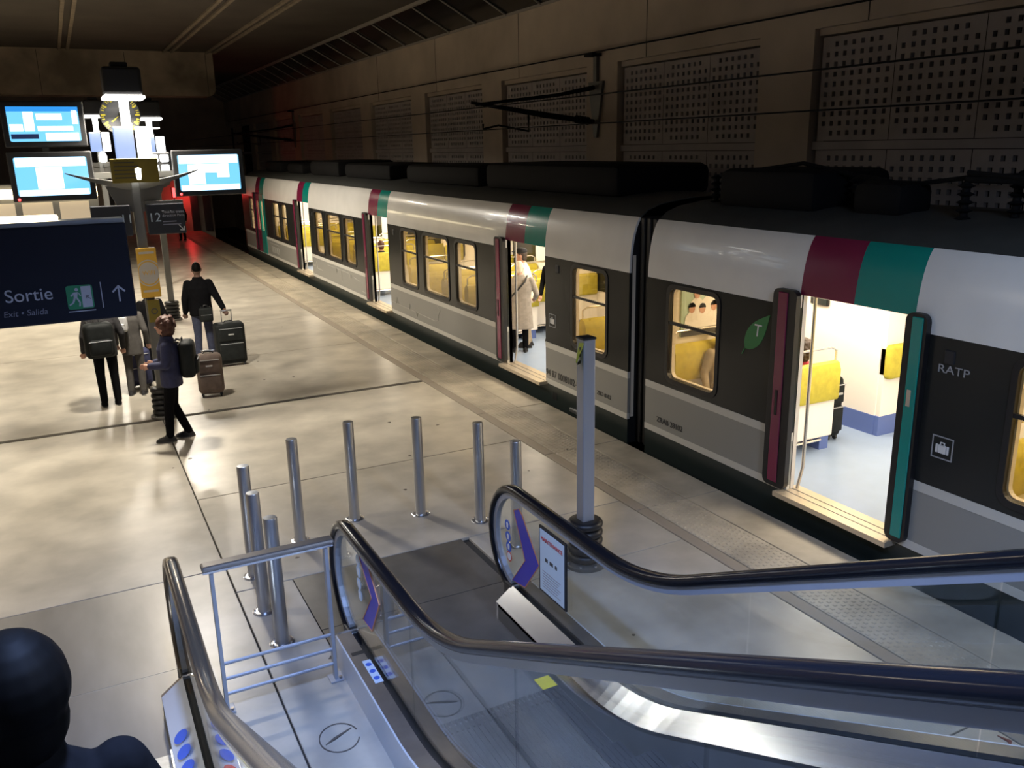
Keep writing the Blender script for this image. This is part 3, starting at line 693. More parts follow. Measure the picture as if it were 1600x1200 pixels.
        MB().rbox(gx_-.05, gx_+.05, 5.76, 5.9, .14, .26, .015).build('handrail_inlet', 'rubber', e)
    # landing plate, comb, steps
    yl = 7.82 if gold else 7.29; lm = 'landing_left' if gold else 'steel_plate'
    MB().box(xc-.82, xc+.87, 6.31, yl, -.034, .0015).build('landing_plate', lm, e); MB().box(xc-.82, xc+.87, 5.3, 6.30, -.034, .0015).build('landing_plate', lm, e)
    cb = MB().box(xc-.5, xc+.5, 4.72, 5.3, -.03, .004).build('comb_plate', 'steel' if gold else 'steel_plate', e)
    for k in range(24): MB().box(xc-.49+k*.041, xc-.475+k*.041, 4.60, 4.72, -.02, .006).build('comb_tooth', 'comb_yellow' if gold else 'step_dark', cb)
    [MB().box(u-.06, u+.06, 4.72, 4.86, .004, .006).build('comb_corner', 'comb_yellow', cb) for u in ((xc-.43, xc+.43) if gold else (xc+.43,))]
    for k in range(24):
        y1 = 4.66-.37*k+.02; zt = max(0, SL*(3.9-(y1-.185)))-.012
        if k < 2: zt = -.012
        rise = .21
        st = MB().box(xc-.5, xc+.5, y1-.40, y1, zt-.03, zt).build('step', 'step_dark', e)
        m = MB()
        for q in range(25): m.box(xc-.49+q*.04, xc-.475+q*.04, y1-.40, y1-.01, zt, zt+.008)
        m.build('tread_ribs', 'step_dark', st)
        MB().box(xc-.5, xc+.5, y1-.02, y1, zt-rise, zt-.03).build('riser', 'step_dark', st)
    P = [(y, pz(0, y)) for y in YS]
    vs = []
    for (y, z) in P: vs += [(xc-.84, y, max(-.03, z-.75)), (xc+.84, y, max(-.03, z-.75)), (xc+.84, y, max(-.03, z-.75)-.02), (xc-.84, y, max(-.03, z-.75)-.02)]
    q = len(P); MB().add(vs, [(i*4+k, i*4+(k+1) % 4, (i+1)*4+(k+1) % 4, (i+1)*4+k) for i in range(q-1) for k in range(4)]).build('soffit', 'steel_plate', e)
    if gold:
        for s in (-1, 1):
            MB().box(xc+s*.515-.004, xc+s*.515+.004, 4.6, 5.2, .06, .11).build('comb_lamp', 'lamp_soft', e)
            area('comb_lamp_light', (xc+s*.505, 4.9, .085), .5, .05, 9, (.85, .9, 1), (0, s*PI/2, PI/2 if False else 0))
    return e
escR = escalator(2.25, 'stopped escalator with black handrails and a notice on its glass balustrade')
escL = escalator(-.365, 'escalator with a black handrail given a gold reflection in its colour, ridden by a dark haired person', gold=True)
# landing-side marks: stickers on the newel glass, notice, pictograms
def sticker(par, x, pts, m, nm, edge=None):
    L = [(at_x(px, py, x).y, at_x(px, py, x).z) for px, py in pts]
    s = MB().plate(L, [], FX(x-.002), .002).build(nm, m, par)
    if edge: MB().tube([(x-.002, y, z) for y, z in L+[L[0]]], .005, 4).build('sticker_edge', edge, s)
sticker(escR, 2.943, [(803, 797), (811, 795), (816, 805), (843, 884), (821, 918), (801, 906), (821, 876)], 'sticker_blue', 'arrow_sticker', 'sticker_edge')
sticker(escR, 1.543, [(561, 868), (568, 868), (575, 882), (593, 945), (582, 986), (568, 967), (581, 934)], 'sticker_blue', 'arrow_sticker', 'sticker_edge')
for x, L, ms in ((2.943, [(793, 820), (794, 838), (795, 854), (796, 869)], ['picto_blue']*3+['red_print']), (1.543, [(559, 876), (560, 893), (561, 912), (563, 930)], ['picto_pale']*4)):
    for (px, py), m in zip(L, ms):
        p = at_x(px, py, x); s = MB().plate(ngon(p.y, p.z, .045), [], FX(x-.002), .002).build('round_pictogram', m, escR)
        if m == 'red_print': MB().plate(ngon(p.y, p.z, .034), [], FX(x-.003), .001).build('pictogram_field', 'print_white', s)
        else: MB().plate([(p.y-.012, p.z-.025), (p.y+.012, p.z-.025), (p.y+.018, p.z+.015), (p.y, p.z+.028), (p.y-.018, p.z+.015)], [], FX(x-.003), .001).build('pictogram_figure', 'print_white', s)
nt_ = tag(MB().box(2.925, 2.94, 4.91, 5.31, .45, 1.0).build('notice', 'black'), 'framed maintenance notice fixed to the glass of the escalator', 'notice')
MB().box(2.921, 2.925, 4.93, 5.29, .47, .98).build('paper', 'paper', nt_)
text('notice_heading', 'MAINTENANCE', .046, (2.919, 5.11, .91), '-x', 'red_print', nt_)
[MB().box(2.9195, 2.921, u0, u1, .735, .765).build('notice_mark', 'print_dark', nt_) for u0, u1 in ((5.17, 5.21), (5.09, 5.14), (5.03, 5.06))]
for k in range(7): MB().box(2.9195, 2.921, 4.98+.02*(k % 3), 5.25, .64-.022*k, .648-.022*k).build('notice_text_row', 'print_grey', nt_)
# pictogram plates on the decks
pp = MB().plate([(1.47, 5.02), (1.53, 5.02), (1.53, 5.32), (1.47, 5.32)], [], FZ(.261), .002).build('deck_label', 'picto_pale', escR)
for k in range(3): MB().plate(ngon(1.50, 5.08+.09*k, .022, 12), [], FZ(.263), .001).build('label_mark', 'picto_blue', pp)
MB().box(1.43, 1.52, 5.42, 5.46, .26, .262).build('deck_slot', 'black', escR)
for k, m in enumerate(('picto_blue', 'picto_blue', 'picto_blue', 'red_print')):
    y = 5.15-.16*k; c = Vector((.215, y, .205+pz(0, y))); s = MB()
    s.add([c+Vector((.042*math.cos(a*PI/9), .06*math.sin(a*PI/9), .026*math.cos(a*PI/9)+.012)) for a in range(18)], [tuple(range(18))]); s.build('deck_pictogram', m, escL)
# ================================================================== STREET FURNITURE ON THE PLATFORM
bp = None
BL = ['brushed steel bollard, '+s for s in ('third along the ring from the low barrier', 'second along the ring from the low barrier', 'nearest the low barrier in the ring', 'fourth along the ring from the low barrier', 'fifth along the ring from the low barrier', 'sixth along the ring from the low barrier', 'seventh along the ring, just before the rounded black handrail', 'half hidden by the rounded end of the black handrail')]
BOL = [(1.13, 7.54), (1.08, 6.85), (1.10, 6.28), (1.69, 8.06), (2.335, 8.31), (3.0, 8.08), (3.485, 7.6), (3.555, 6.9)]
for i, (x, y) in enumerate(BOL):
    if i == 0:
        bp = thing('bollard', BL[i], 'bollard', (x, y, 0), 'bollards around the escalator landing')
        MB().lathe([(.055, 0), (.055, 1.08), (.05, 1.09), (0.001, 1.092)], seg=24).build('tube', 'steel', bp, True, world=False)
        MB().lathe([(.10, 0), (.10, .006), (.09, .012), (.056, .014)], seg=24).build('base_flange', 'steel_bright', bp, True, world=False)
        for k in range(3): a = k*2.1; MB().cyl((.08*math.cos(a), .08*math.sin(a), .01), (.08*math.cos(a), .08*math.sin(a), .024), .008, seg=6).build('bolt', 'steel_deck', bp, world=False)
    else: dup(bp, (x, y, 0), i*.7)['label'] = BL[i]
# low barrier between the escalators
br = thing('barrier_rail', 'low steel barrier closing the gap between the two escalators', 'railing', (.93, 5.6, 0))
MB().rbox(.50, 1.40, 5.55, 5.65, 1.10, 1.14, .015).build('top_rail', 'steel_deck', br); MB().box(.505, 1.39, 5.56, 5.64, 1.085, 1.10).build('top_rail_underside', 'steel_bright', br)
for x in (.56, 1.34):
    p = MB().box(x-.012, x+.012, 5.57, 5.63, .01, 1.09).build('post', 'galv', br)
    MB().rbox(x-.05, x+.05, 5.54, 5.66, 0, .012, .004).build('foot_plate', 'galv', p); MB().cyl((x+.03, 5.57, .012), (x+.03, 5.57, .03), .012, seg=6).build('bolt', 'steel_deck', p)
for z in (.13, .25, .37): MB().cyl((.56, 5.6, z), (1.34, 5.6, z), .014, seg=10).build('cross_rail', 'galv', br)
def ring_base(par, x, y, n=5, r=.165, h=.08):
    for k in range(n):
        pr = [(.06, 0)]+[(r-.04+.04*math.cos(a), h/2+h/2*math.sin(a)) for a in [(-90+180*j/8)*PI/180 for j in range(9)]]+[(.06, h)]
        MB().lathe(pr, (x, y, .05+k*h*1.02), 24).build('rubber_ring', 'rubber', par, True)
    MB().lathe([(.2, 0), (.2, .03), (.17, .05), (.1, .05)], (x, y, 0), 24).build('base_disc', 'steel_plate', par, True)
    for k in range(8): a = k*PI/4; MB().cyl((x+.18*math.cos(a), y+.18*math.sin(a), .03), (x+.18*math.cos(a), y+.18*math.sin(a), .055), .012, seg=6).build('bolt', 'steel', par)
pt = thing('steel_post', 'square grey post on a base of stacked black rubber rings', 'post', (3.93, 6.24, 0))
ring_base(pt, 3.93, 6.24); MB().rbox(3.868, 3.992, 6.178, 6.302, .05, 2.17, .012).build('shaft', 'galv', pt); MB().rbox(3.862, 3.998, 6.172, 6.308, 2.165, 2.185, .006).build('cap', 'black', pt)
tp = MB()
tp.add([(3.85, 6.23, 2.14), (3.86, 6.17, 2.15), (3.80, 6.20, 1.98), (3.84, 6.25, 1.95), (3.86, 6.2, 1.88), (3.865, 6.24, 2.12), (3.868, 6.18, 2.13), (3.82, 6.21, 1.97), (3.85, 6.26, 1.94)], [(0, 1, 2, 3), (3, 2, 4), (5, 8, 7, 6), (0, 3, 8, 5), (1, 6, 7, 2)])
tb = tp.build('barrier_tape', 'tape_yellow', pt)
for k in range(3): z = 2.09-.06*k; MB().add([(3.842, 6.235, z), (3.835, 6.17, z+.03), (3.832, 6.17, z), (3.838, 6.235, z-.03)], [(0, 1, 2, 3)]).build('tape_stripe', 'black', tb)
# information masts
def mast(x, y, label, spread=168, h=4.55, lamp=True):
    t = thing('lamp_mast', label, 'mast', (x, y, 0))
    ring_base(t, x, y); MB().rbox(x-.065, x+.065, y-.065, y+.065, .05, h-.35, .012).build('shaft', 'mast_grey', t)
    hd = MB().rbox(x-.24, x+.24, y-.24, y+.24, h, h+.36, .04).build('lamp_head', 'black', t); MB().rbox(x-.12, x+.1, y-.1, y+.1, h+.36, h+.43, .02).build('head_cap', 'black', hd)
    MB().rbox(x-.26, x+.26, y-.26, y+.26, h-.05, h, .02).build('lamp_lens', 'lamp_white', hd)
    if lamp: area('mast_lamp_light', (x, y, h-.07), .4, .4, 430, NEUT, spread=math.radians(spread))
    MB().box(x-.07, x+.05, y-.075, y-.066, h-.42, h-.05).build('light_column', 'lamp_soft', t); MB().box(x-.05, x+.05, y-.06, y+.06, h-.42, h-.05).build('neck', 'mast_grey', t)
    MB().rbox(x-.19, x+.06, y-.11, y-.03, h-.86, h-.40, .01).build('light_panel', 'lamp_bluish', t); MB().rbox(x+.09, x+.27, y-.09, y-.02, h-.86, h-.40, .01).build('light_panel', 'lamp_soft', t)
    for s in (-1, 1):
        n = 9; vs = []
        for k in range(n):
            q = k/(n-1); cx = x+s*(.05+.80*q); cz = h-1.13+.14*q**1.6-.0; th = .10*(1-q)+.012; wd = .11*(1-q*.75)
            vs += [(cx, y-.05-wd, cz), (cx, y-.05+wd, cz), (cx, y-.05+wd, cz-th), (cx, y-.05-wd, cz-th)]
        MB().add(vs, [(i*4+k, i*4+(k+1) % 4, (i+1)*4+(k+1) % 4, (i+1)*4+k) for i in range(n-1) for k in range(4)]+[(3, 2, 1, 0), (4*n-4, 4*n-3, 4*n-2, 4*n-1)]).build('wing', 'wing', t, True)
        MB().add([(x+s*.05, y-.1, h-1.2), (x+s*.05, y, h-1.2), (x+s*.05, y, h-1.55), (x+s*.05, y-.1, h-1.55), (x+s*.38, y-.1, h-1.18), (x+s*.38, y, h-1.18), (x+s*.26, y, h-1.45), (x+s*.26, y-.1, h-1.45)],
                 [(0, 3, 2, 1), (4, 5, 6, 7), (0, 1, 5, 4), (1, 2, 6, 5), (2, 3, 7, 6), (3, 0, 4, 7)]).build('wing_root', 'wing', t)
    MB().lathe([(.02, 0), (.085, .02), (.09, .16), (.05, .24), (.02, .26)], (x+.05, y-.16, h-1.12), 16).build('spot_lamp', 'lamp_white', t, True)
    return t
MX, MY = .97, 13.32
m1 = mast(MX, MY, 'tall lamp mast with winged arms, clock and wifi panel, beside the person in navy', 138, h=4.56)
m2 = mast(2.02, 21.4, 'plain lamp mast standing behind the man with the black suitcase', h=4.56)
m3 = mast(1.08, 24.5, 'far lamp mast rising behind the screens', h=4.73)
# clock on mast 1
ck = thing('clock', 'round dark clock with yellow hour marks on the mast', 'clock', (MX, 13.95, 4.34))
def disc_y(y, x, z, r, n=28): return [(x+r*math.cos(2*PI*k/n), y, z+r*math.sin(2*PI*k/n)) for k in range(n)]
MB().plate(ngon(.95, 4.34, .27, 32), [], FY(13.96), .08).build('case', 'black', ck); MB().plate(ngon(.95, 4.34, .19, 32), [], FY(13.954), .006).build('dial', 'sign_dark', ck); MB().box(MX-.04, MX+.04, 13.38, 13.96, 4.31, 4.37).build('bracket_arm', 'black', ck)
for k in range(48):
    if k % 4 == 3: continue
    a = 2*PI*k/48; big = k % 4 == 0; L = .06 if big else .04; wd = .012 if big else .006
    c, s = math.cos(a), math.sin(a); r1, r2 = .255-L, .255
    MB().plate([(.95+r1*c-wd*s, 4.34+r1*s+wd*c), (.95+r1*c+wd*s, 4.34+r1*s-wd*c), (.95+r2*c+wd*s, 4.34+r2*s-wd*c), (.95+r2*c-wd*s, 4.34+r2*s+wd*c)], [], FY(13.948), .01).build('hour_mark', 'comb_yellow', ck)
MB().plate([(.945, 4.34), (.955, 4.35), (.84, 4.24), (.82, 4.25)], [], FY(13.942), .006).build('hand', 'comb_yellow', ck)
# screens
def screen(label, x0, x1, z0, z1, y, blocks, led=None, tilt=0):
    t = thing('information_screen', label, 'screen', ((x0+x1)/2, y, z0))
    MB().rbox(x0-.07, x1+.07, y, y+.1, z0-.07, z1+.07, .015).build('housing', 'black', t)
    b = MB().plate(rrect(x0, x1, z0, z1, .025), [], FY(y-.004), .006).build('display', 'scr_cyan', t)
    for (u0, u1, v0, v1, m) in blocks: MB().box(x0+(x1-x0)*u0, x0+(x1-x0)*u1, y-.007, y-.0045, z0+(z1-z0)*v0, z0+(z1-z0)*v1).build('display_block', m, b)
    if led: MB().ell((x0+.0, y-.005, z0-.04), .018, 8, 6).build('status_light', 'lamp_red', t)
    return t
screen('bright screen to the right of the mast under its wing tip', 1.57, 2.41, 3.27, 3.77, 13.33, [(.02, .98, .76, .99, 'scr_white'), (.02, .98, .01, .16, 'scr_white'), (.15, .42, .18, .74, 'scr_white'), (.42, .62, .5, .74, 'scr_white'), (.62, .82, .36, .74, 'scr_white')], True)
screen('bright screen to the left of the mast under its wing tip', -.46, .41, 3.28, 3.78, 13.33, [(.02, .98, .76, .99, 'scr_white'), (.02, .98, .01, .16, 'scr_white'), (.28, .64, .18, .74, 'scr_white')], True)
screen('departures screen with blue and white rows mounted above another screen', -.45, .39, 3.98, 4.42, 13.33, [(0, 1, .86, 1, 'scr_blue'), (.22, .36, .3, .85, 'scr_white'), (.4, .76, .62, .8, 'scr_white'), (.4, .9, .3, .44, 'scr_white'), (.02, .2, .3, .5, 'scr_white'), (.5, .97, .02, .25, 'scr_white'), (.02, .4, .08, .22, 'scr_deep'), (.9, .98, .5, .9, 'scr_white')])
sa = thing('screen_arm', 'grey bracket arm carrying the screens on the mast', 'bracket', (MX, MY, 3.5))
MB().box(-.5, 2.45, 13.43, 13.49, 3.48, 3.56).build('cross_arm', 'mast_grey', sa); MB().box(-.1, -.02, 13.43, 13.49, 3.3, 4.4).build('riser', 'mast_grey', sa)
sq = thing('square_display', 'small dark panel with four lit white squares by the mast', 'display', (1.38, 13.5, 3.5))
MB().rbox(1.18, 1.50, 13.50, 13.56, 3.50, 3.82, .02).build('housing', 'black', sq)
for u in (1.22, 1.36):
    for v in (3.54, 3.68): MB().plate(rrect(u, u+.115, v, v+.105, .02), [], FY(13.494), .008).build('lit_square', 'lamp_soft', sq)
# boards on the mast
yb_ = tag(MB().rbox(.68, 1.28, 13.08, 13.11, 3.42, 3.74, .006).build('notice_board', 'yellow_sign'), 'yellow board with dark text rows on the mast', 'sign')
for k in range(5): MB().box(.72, .98+.05*(k % 2), 13.077, 13.08, 3.68-.05*k, 3.695-.05*k).build('text_row', 'print_dark', yb_)
wf = tag(MB().rbox(MX-.11, MX+.15, 13.15, 13.24, 1.82, 2.52, .01).build('wifi_panel', 'wifi_orange'), 'orange panel with a pale disc reading wifi on the mast', 'sign')
for r, m, dy in ((.165, 'wifi_grey', 0), (.15, 'wifi_orange', .001), (.135, 'wifi_grey', .002)):
    MB().plate([(MX+.02+max(-.128, min(.128, r*math.cos(2*PI*k/28))), 2.17+r*1.15*math.sin(2*PI*k/28)) for k in range(28)], [], FY(13.149-dy), .001).build('wifi_disc', m, wf)
text('wifi_letters', 'WIFI', .085, (MX+.02, 13.145, 2.17), '-y', 'wifi_orange', wf)
for z in (2.44, 1.90): MB().box(MX-.08, MX+.12, 13.148, 13.15, z, z+.03).build('wifi_band', 'wifi_grey', wf)
yp = tag(MB().rbox(MX-.05, MX+.11, 13.16, 13.24, 1.46, 1.78, .008).build('call_plate', 'yellow_sign'), 'small yellow plate below the wifi panel on the mast', 'sign')
MB().plate(ngon(MX+.03, 1.62, .045), [ngon(MX+.03, 1.62, .03)], FY(13.157), .004).build('plate_ring', 'print_dark', yp)
d1 = thing('direction_sign', 'dark direction sign reading 12 with a white arrow on the mast', 'sign', (1.3, 13.3, 2.7))
MB().rbox(1.06, 1.56, 13.14, 13.24, 2.70, 3.12, .01).build('board', 'sign_dark', d1); text('sign_number', '12', .17, (1.16, 13.135, 2.93), '-y', 'picto_pale', d1)
text('sign_text', 'Tous les trains\ndirection Paris', .05, (1.26, 13.135, 2.98), '-y', 'sign_letter', d1, 'LEFT')
for k in range(2): MB().box(1.26, 1.44+.06*k, 13.136, 13.14, 2.865-.04*k, 2.88-.04*k).build('text_row', 'sign_dim', d1)
def arrow(x, y, z, s, ang, m, par):
    mb = MB(); R2 = Matrix.Rotation(ang, 2)
    for L in ([(-.09, -1), (.09, -1), (.09, .8), (-.09, .8)], [(0, 1.0), (-.75, .25), (-.62, .1), (0, .72)], [(0, 1.0), (0, .72), (.62, .1), (.75, .25)]):
        mb.plate([(x+(R2 @ Vector(p)).x*s, z+(R2 @ Vector(p)).y*s) for p in L], [], FY(y), .002)
    mb.build('arrow', m, par)
arrow(1.50, 13.135, 2.78, .055, math.radians(-140), 'print_white', d1)
d2 = thing('direction_sign', 'dark direction sign reading 11 left of the mast above the exit sign', 'sign', (.65, 13.3, 2.7))
MB().rbox(.36, .86, 13.14, 13.24, 2.70, 3.12, .01).build('board', 'sign_dark', d2); text('sign_number', '11', .17, (.80, 13.135, 2.93), '-y', 'picto_pale', d2)
MB().box(1.06, 1.56, 13.16, 13.22, 3.12, 3.16).build('sign_lamp', 'wing', d1)
# exit sign nearer to the escalator
SY = 6.8
es = thing('exit_sign', 'large navy exit sign reading Sortie with a green running figure', 'sign', (-.6, SY, 2.6))
MB().rbox(-1.75, .40, SY, SY+.22, 2.65, 3.33, .012).build('box', 'sign_navy', es); MB().box(-1.75, .39, SY+.02, SY+.2, 3.33, 3.36).build('top_cover', 'galv', es)
MB().rbox(-1.6, -.02, SY+.04, SY+.16, 3.36, 3.40, .02).build('lamp_tube', 'lamp_warm', es)
for x in (-1.3, -.9): MB().cyl((x, SY+.11, 3.36), (x, SY+.11, 7.66), .025).build('hanger', 'mast_grey', es)
text('exit_letters', 'Sortie', .125, (-.425, SY-.004, 2.865), '-y', 'sign_letter', es, 'LEFT', sx=.98)
text('exit_translation', 'Exit • Salida', .058, (-.45, SY-.004, 2.745), '-y', 'sign_dim', es, 'LEFT', shear=.15)
pk = MB().plate(rrect(-.045, .125, 2.74, 2.91, .018), [], FY(SY-.003), .004).build('exit_pictogram', 'exit_green', es)
MB().plate([(.05, 2.75), (.115, 2.75), (.115, 2.90), (.05, 2.90)], [], FY(SY-.005), .002).build('door_field', 'sign_letter', pk)
m = MB(); m.plate(ngon(.022, 2.88, .012, 12), [], FY(SY-.006), .002)
for L in ([(.0, 2.862), (.03, 2.862), (.02, 2.82), (-.002, 2.82)], [(.012, 2.82), (.022, 2.825), (.04, 2.79), (.03, 2.785)], [(.03, 2.79), (.04, 2.79), (.035, 2.76), (.025, 2.76)], [(-.002, 2.825), (.012, 2.82), (-.004, 2.785), (-.014, 2.79)], [(-.014, 2.79), (-.006, 2.783), (-.032, 2.768), (-.036, 2.776)], [(.028, 2.862), (.036, 2.855), (.048, 2.835), (.04, 2.83)], [(.0, 2.86), (-.022, 2.84), (-.016, 2.832), (.004, 2.848)]): m.plate(L, [], FY(SY-.006), .002)
m.build('running_figure', 'sign_letter', pk)
arrow(.092, SY-.007, 2.82, .02, math.radians(50), 'print_dark', pk)
MB().box(-.045, .13, SY-.004, SY, 2.722, 2.728).build('pictogram_line', 'sign_letter', es)
MB().box(.178, .184, SY-.004, SY, 2.735, 2.92).build('divider', 'sign_letter', es); arrow(.295, SY-.004, 2.83, .06, 0, 'sign_letter', es)
# kiosk lights far left
kk = thing('kiosk', 'lit pale kiosk far behind the exit sign', 'kiosk', (-1.2, 33, 0))
MB().box(-3.5, 1.2, 33, 34.5, 0, 2.9).build('body', 'mast_grey', kk); MB().box(-3.5, 1.2, 32.9, 33, 2.45, 2.75).build('fascia', 'lamp_warm', kk)
for k in range(4): MB().box(-3.3+k*1.1, -2.4+k*1.1, 32.97, 33, .9, 2.3).build('front_window', 'lining', kk)
for i, (x, y, p) in enumerate(ROW_LAMPS):
    t = thing('lamp_mast', ['plain lamp mast beyond the end of the exit sign', 'plain lamp mast level with the far train doors, across the platform', 'added plain lamp mast behind the mast with the clock', 'plain lamp mast beside the lit kiosk'][i], 'mast', (x, y, 0), 'plain lamp masts')
    MB().rbox(x-.065, x+.065, y-.065, y+.065, 0, 4.5, .012).build('shaft', 'mast_grey', t); MB().rbox(x-.26, x+.26, y-.26, y+.26, 4.5, 4.8, .03).build('lamp_head', 'black', t); MB().box(x-.24, x+.24, y-.24, y+.24, 4.48, 4.5).build('lamp_lens', 'lamp_white', t)
# ================================================================== PEOPLE
def person(label, loc, rotz, h, top, legs, shoe, hair, hairm, skin='skin', sit=False, hem=.86, arms=None, feet=None, lean=0.0, vox=.008, long_coat=None, wide=1.0, headyaw=0.0, collar=True, group=None, bulk=1.0):
    k = h/1.76; t = thing('person', label, 'person', loc, group); t.rotation_euler = (0, 0, rotz)
    dz = -.44 if sit else 0.0
    def U(x, y, z): return Vector((x*wide if abs(x) > .1 else x, y+lean*max(0, z-.93), z+dz))*k       # upper body
    def Lg(x, y, z): return Vector((x, y, z))*k
    arms = arms or {}; 
    AR = {1: arms.get('r', ((.245, -.03, 1.14), (.255, .06, .89))), -1: arms.get('l', ((-.245, -.03, 1.14), (-.255, .06, .89)))}
    LG = {}
    for s in (-1, 1):
        if sit: LG[s] = (Lg(s*.09, .02, .50), Lg(s*.11, .44, .50), Lg(s*.12, .46, .10))
        else:
            kn, an = (feet or {}).get(s, ((s*.10, .03, .50), (s*.10, -.02, .09))); LG[s] = (Lg(s*.09, 0, .92), Lg(*kn), Lg(*an))
    hp = U(0, .02, 1.64); Rz = Matrix.Rotation(headyaw, 3, 'Z')
    def Hd(x, y, z): return hp+(Rz @ Vector((x, y, z)))*k
    # body: one continuous skin mesh
    b = MB(); b.ell(Hd(0, -.005, .0), tuple(c*k for c in (.075, .095, .115)), rot=Rz); b.ell(Hd(0, .035, -.06), tuple(c*k for c in (.052, .058, .058)), rot=Rz)
    b.ell(Hd(0, .10, -.015), tuple(c*k for c in (.012, .02, .024)), rot=Rz)
    for s in (-1, 1): b.ell(Hd(s*.077, -.01, -.01), tuple(c*k for c in (.012, .022, .032)), rot=Rz)
    b.cap(U(0, -.01, 1.42), .056*k, U(0, .005, 1.56), .052*k)
    b.loft([(*(U(0, 0, z).xy), U(0, 0, z).z, rx*k*wide, ry*k) for z, rx, ry in ((.90, .14, .10), (1.05, .13, .09), (1.3, .155, .10), (1.42, .14, .075), (1.46, .06, .05))])
    for s in (-1, 1):
        sh = U(s*.18, -.005, 1.40); el, wr = (U(*p) for p in AR[s]); d = (wr-el).normalized()
        b.cap(sh, .045*k, el, .038*k); b.cap(el, .036*k, wr, .026*k)
        side = d.cross(Vector((0, 1, 0))); side = side.normalized() if side.length > .1 else Vector((1, 0, 0)); cu = side.cross(d).normalized()
        if cu.y < 0 and abs(d.y) < .7: cu = -cu
        b.cap(wr, .026*k, wr+d*.06*k, .034*k)
        for f in range(4):
            st = wr+d*.075*k+side*(f-1.5)*.020*k; ln = (.034, .040, .037, .028)[f]*k
            p1 = st+d*ln+cu*.012*k; p2 = p1+(d*.45+cu*.9)*ln*.8; b.cap(st-d*.02*k, .0098*k, p1, .0092*k, 8); b.cap(p1, .0092*k, p2, .008*k, 8)
        b.cap(wr+d*.025*k-side*.03*k*1, .012*k, wr+d*.075*k-side*.05*k+cu*.02*k, .0095*k, 8)
        hpj, kn, an = LG[s]; b.cap(hpj, .075*k, kn, .05*k); b.cap(kn, .05*k, an, .035*k); b.cap(an, .035*k, an+Vector((0, .1, -.05))*k, .03*k)
    b.ell(U(0, 0, .93), tuple(c*k for c in (.14, .11, .11)))
    link('body', remesh(b, 'body', vox, 3), skin, t)
    for s in (-1, 1): MB().ell(Hd(s*.03, .086, .012), .0105*k, 10, 6).build('eye', 'eye', t, True, world=False)
    MB().ell(Hd(0, .088, -.062), (.022*k, .008*k, .007*k), 10, 6, rot=Rz).build('mouth', 'lip', t, True, world=False)
    # jacket
    j = MB(); rings = [(hem+.0, .172, .128), (.95, .172, .125), (1.08, .165, .12), (1.22, .178, .128), (1.33, .186, .128), (1.41, .165, .10), (1.455, .105, .08), (1.475, .075, .068)]
    if long_coat: rings = [(long_coat, .20, .16), (.75, .185, .145)]+rings[1:]
    def ring(z, rx, ry):
        p = U(0, 0, z); return (p.x, p.y, p.z, rx*k*wide*bulk, ry*k*bulk)
    j.loft([ring(*r) for r in rings])
    for s in (-1, 1):
        sh = U(s*.172, -.005, 1.395); el, wr = (U(*p) for p in AR[s]); j.cap(sh, .066*k*bulk, el, .055*k*bulk); j.cap(el, .054*k*bulk, wr-(wr-el)*.06, .043*k*bulk)
    if collar: j.loft([ring(1.45, .085, .078), ring(1.51, .075, .068)])
    link('jacket' if not long_coat else 'coat', remesh(j, 'jacket', .012, 3), top, t)
    # trousers
    q = MB(); q.ell(U(0, 0, .93), tuple(c*k for c in (.165, .125, .12)))
    for s in (-1, 1):
        hpj, kn, an = LG[s]; q.cap(hpj, .092*k, kn, .068*k); q.cap(kn, .068*k, an+Vector((0, 0, .0)), .056*k)
    link('trousers', remesh(q, 'trousers', .012, 3), legs, t)
    for s in (-1, 1):
        an = LG[s][2]; m = MB(); z0 = an.z-.09*k
        m.loft([(an.x, an.y+.055*k, z0+.002, .046*k, .135*k), (an.x, an.y+.055*k, z0+.03*k, .050*k, .138*k), (an.x, an.y+.045*k, z0+.055*k, .046*k, .115*k), (an.x, an.y+.01*k, z0+.085*k, .045*k, .065*k), (an.x, an.y, z0+.12*k, .045*k, .05*k)], 18)
        sh_ = m.build('shoe', shoe, t, True, world=False); MB().loft([(an.x, an.y+.055*k, z0, .05*k, .142*k), (an.x, an.y+.055*k, z0+.016*k, .051*k, .143*k)], 18).build('sole', 'print_dark', sh_, world=False)
    # hair
    if hair == 'none': return t
    g = MB()
    if hair == 'shaved': g.ell(Hd(0, -.014, .018), tuple(c*k for c in (.0775, .094, .108)), rot=Rz)
    if hair in ('short', 'cap'): g.ell(Hd(0, -.022, .022), tuple(c*k for c in (.084, .096, .108)), rot=Rz); g.ell(Hd(0, -.05, -.04), tuple(c*k for c in (.068, .06, .07)), rot=Rz)
    if hair == 'bob':
        g.ell(Hd(0, -.018, .04), tuple(c*k for c in (.11, .118, .112)), rot=Rz); g.ell(Hd(0, -.05, -.05), tuple(c*k for c in (.115, .09, .11)), rot=Rz)
        for i in range(60):
            a = random.uniform(.75, PI*2-.75)+PI/2; z = random.uniform(-.13, .13); q_ = math.sqrt(max(.15, 1-((z-.0)/.16)**2)); g.ell(Hd(.112*q_*math.cos(a), .112*q_*math.sin(a)-.03, z), random.uniform(.02, .032)*k, 8, 6)
    if hair == 'sleek':
        g.ell(Hd(0, -.02, .025), tuple(c*k for c in (.105, .122, .122)), rot=Rz); g.ell(Hd(0, -.035, -.055), tuple(c*k for c in (.088, .088, .10)), rot=Rz)
    if hair == 'long':
        g.ell(Hd(0, -.022, .025), tuple(c*k for c in (.095, .108, .115)), rot=Rz); g.loft([(Hd(0, -.06, z).x, Hd(0, -.06, z).y, Hd(0, -.06, z).z, rx*k, ry*k) for z, rx, ry in ((-.36, .07, .03), (-.25, .105, .05), (-.12, .105, .065), (.0, .10, .075))])
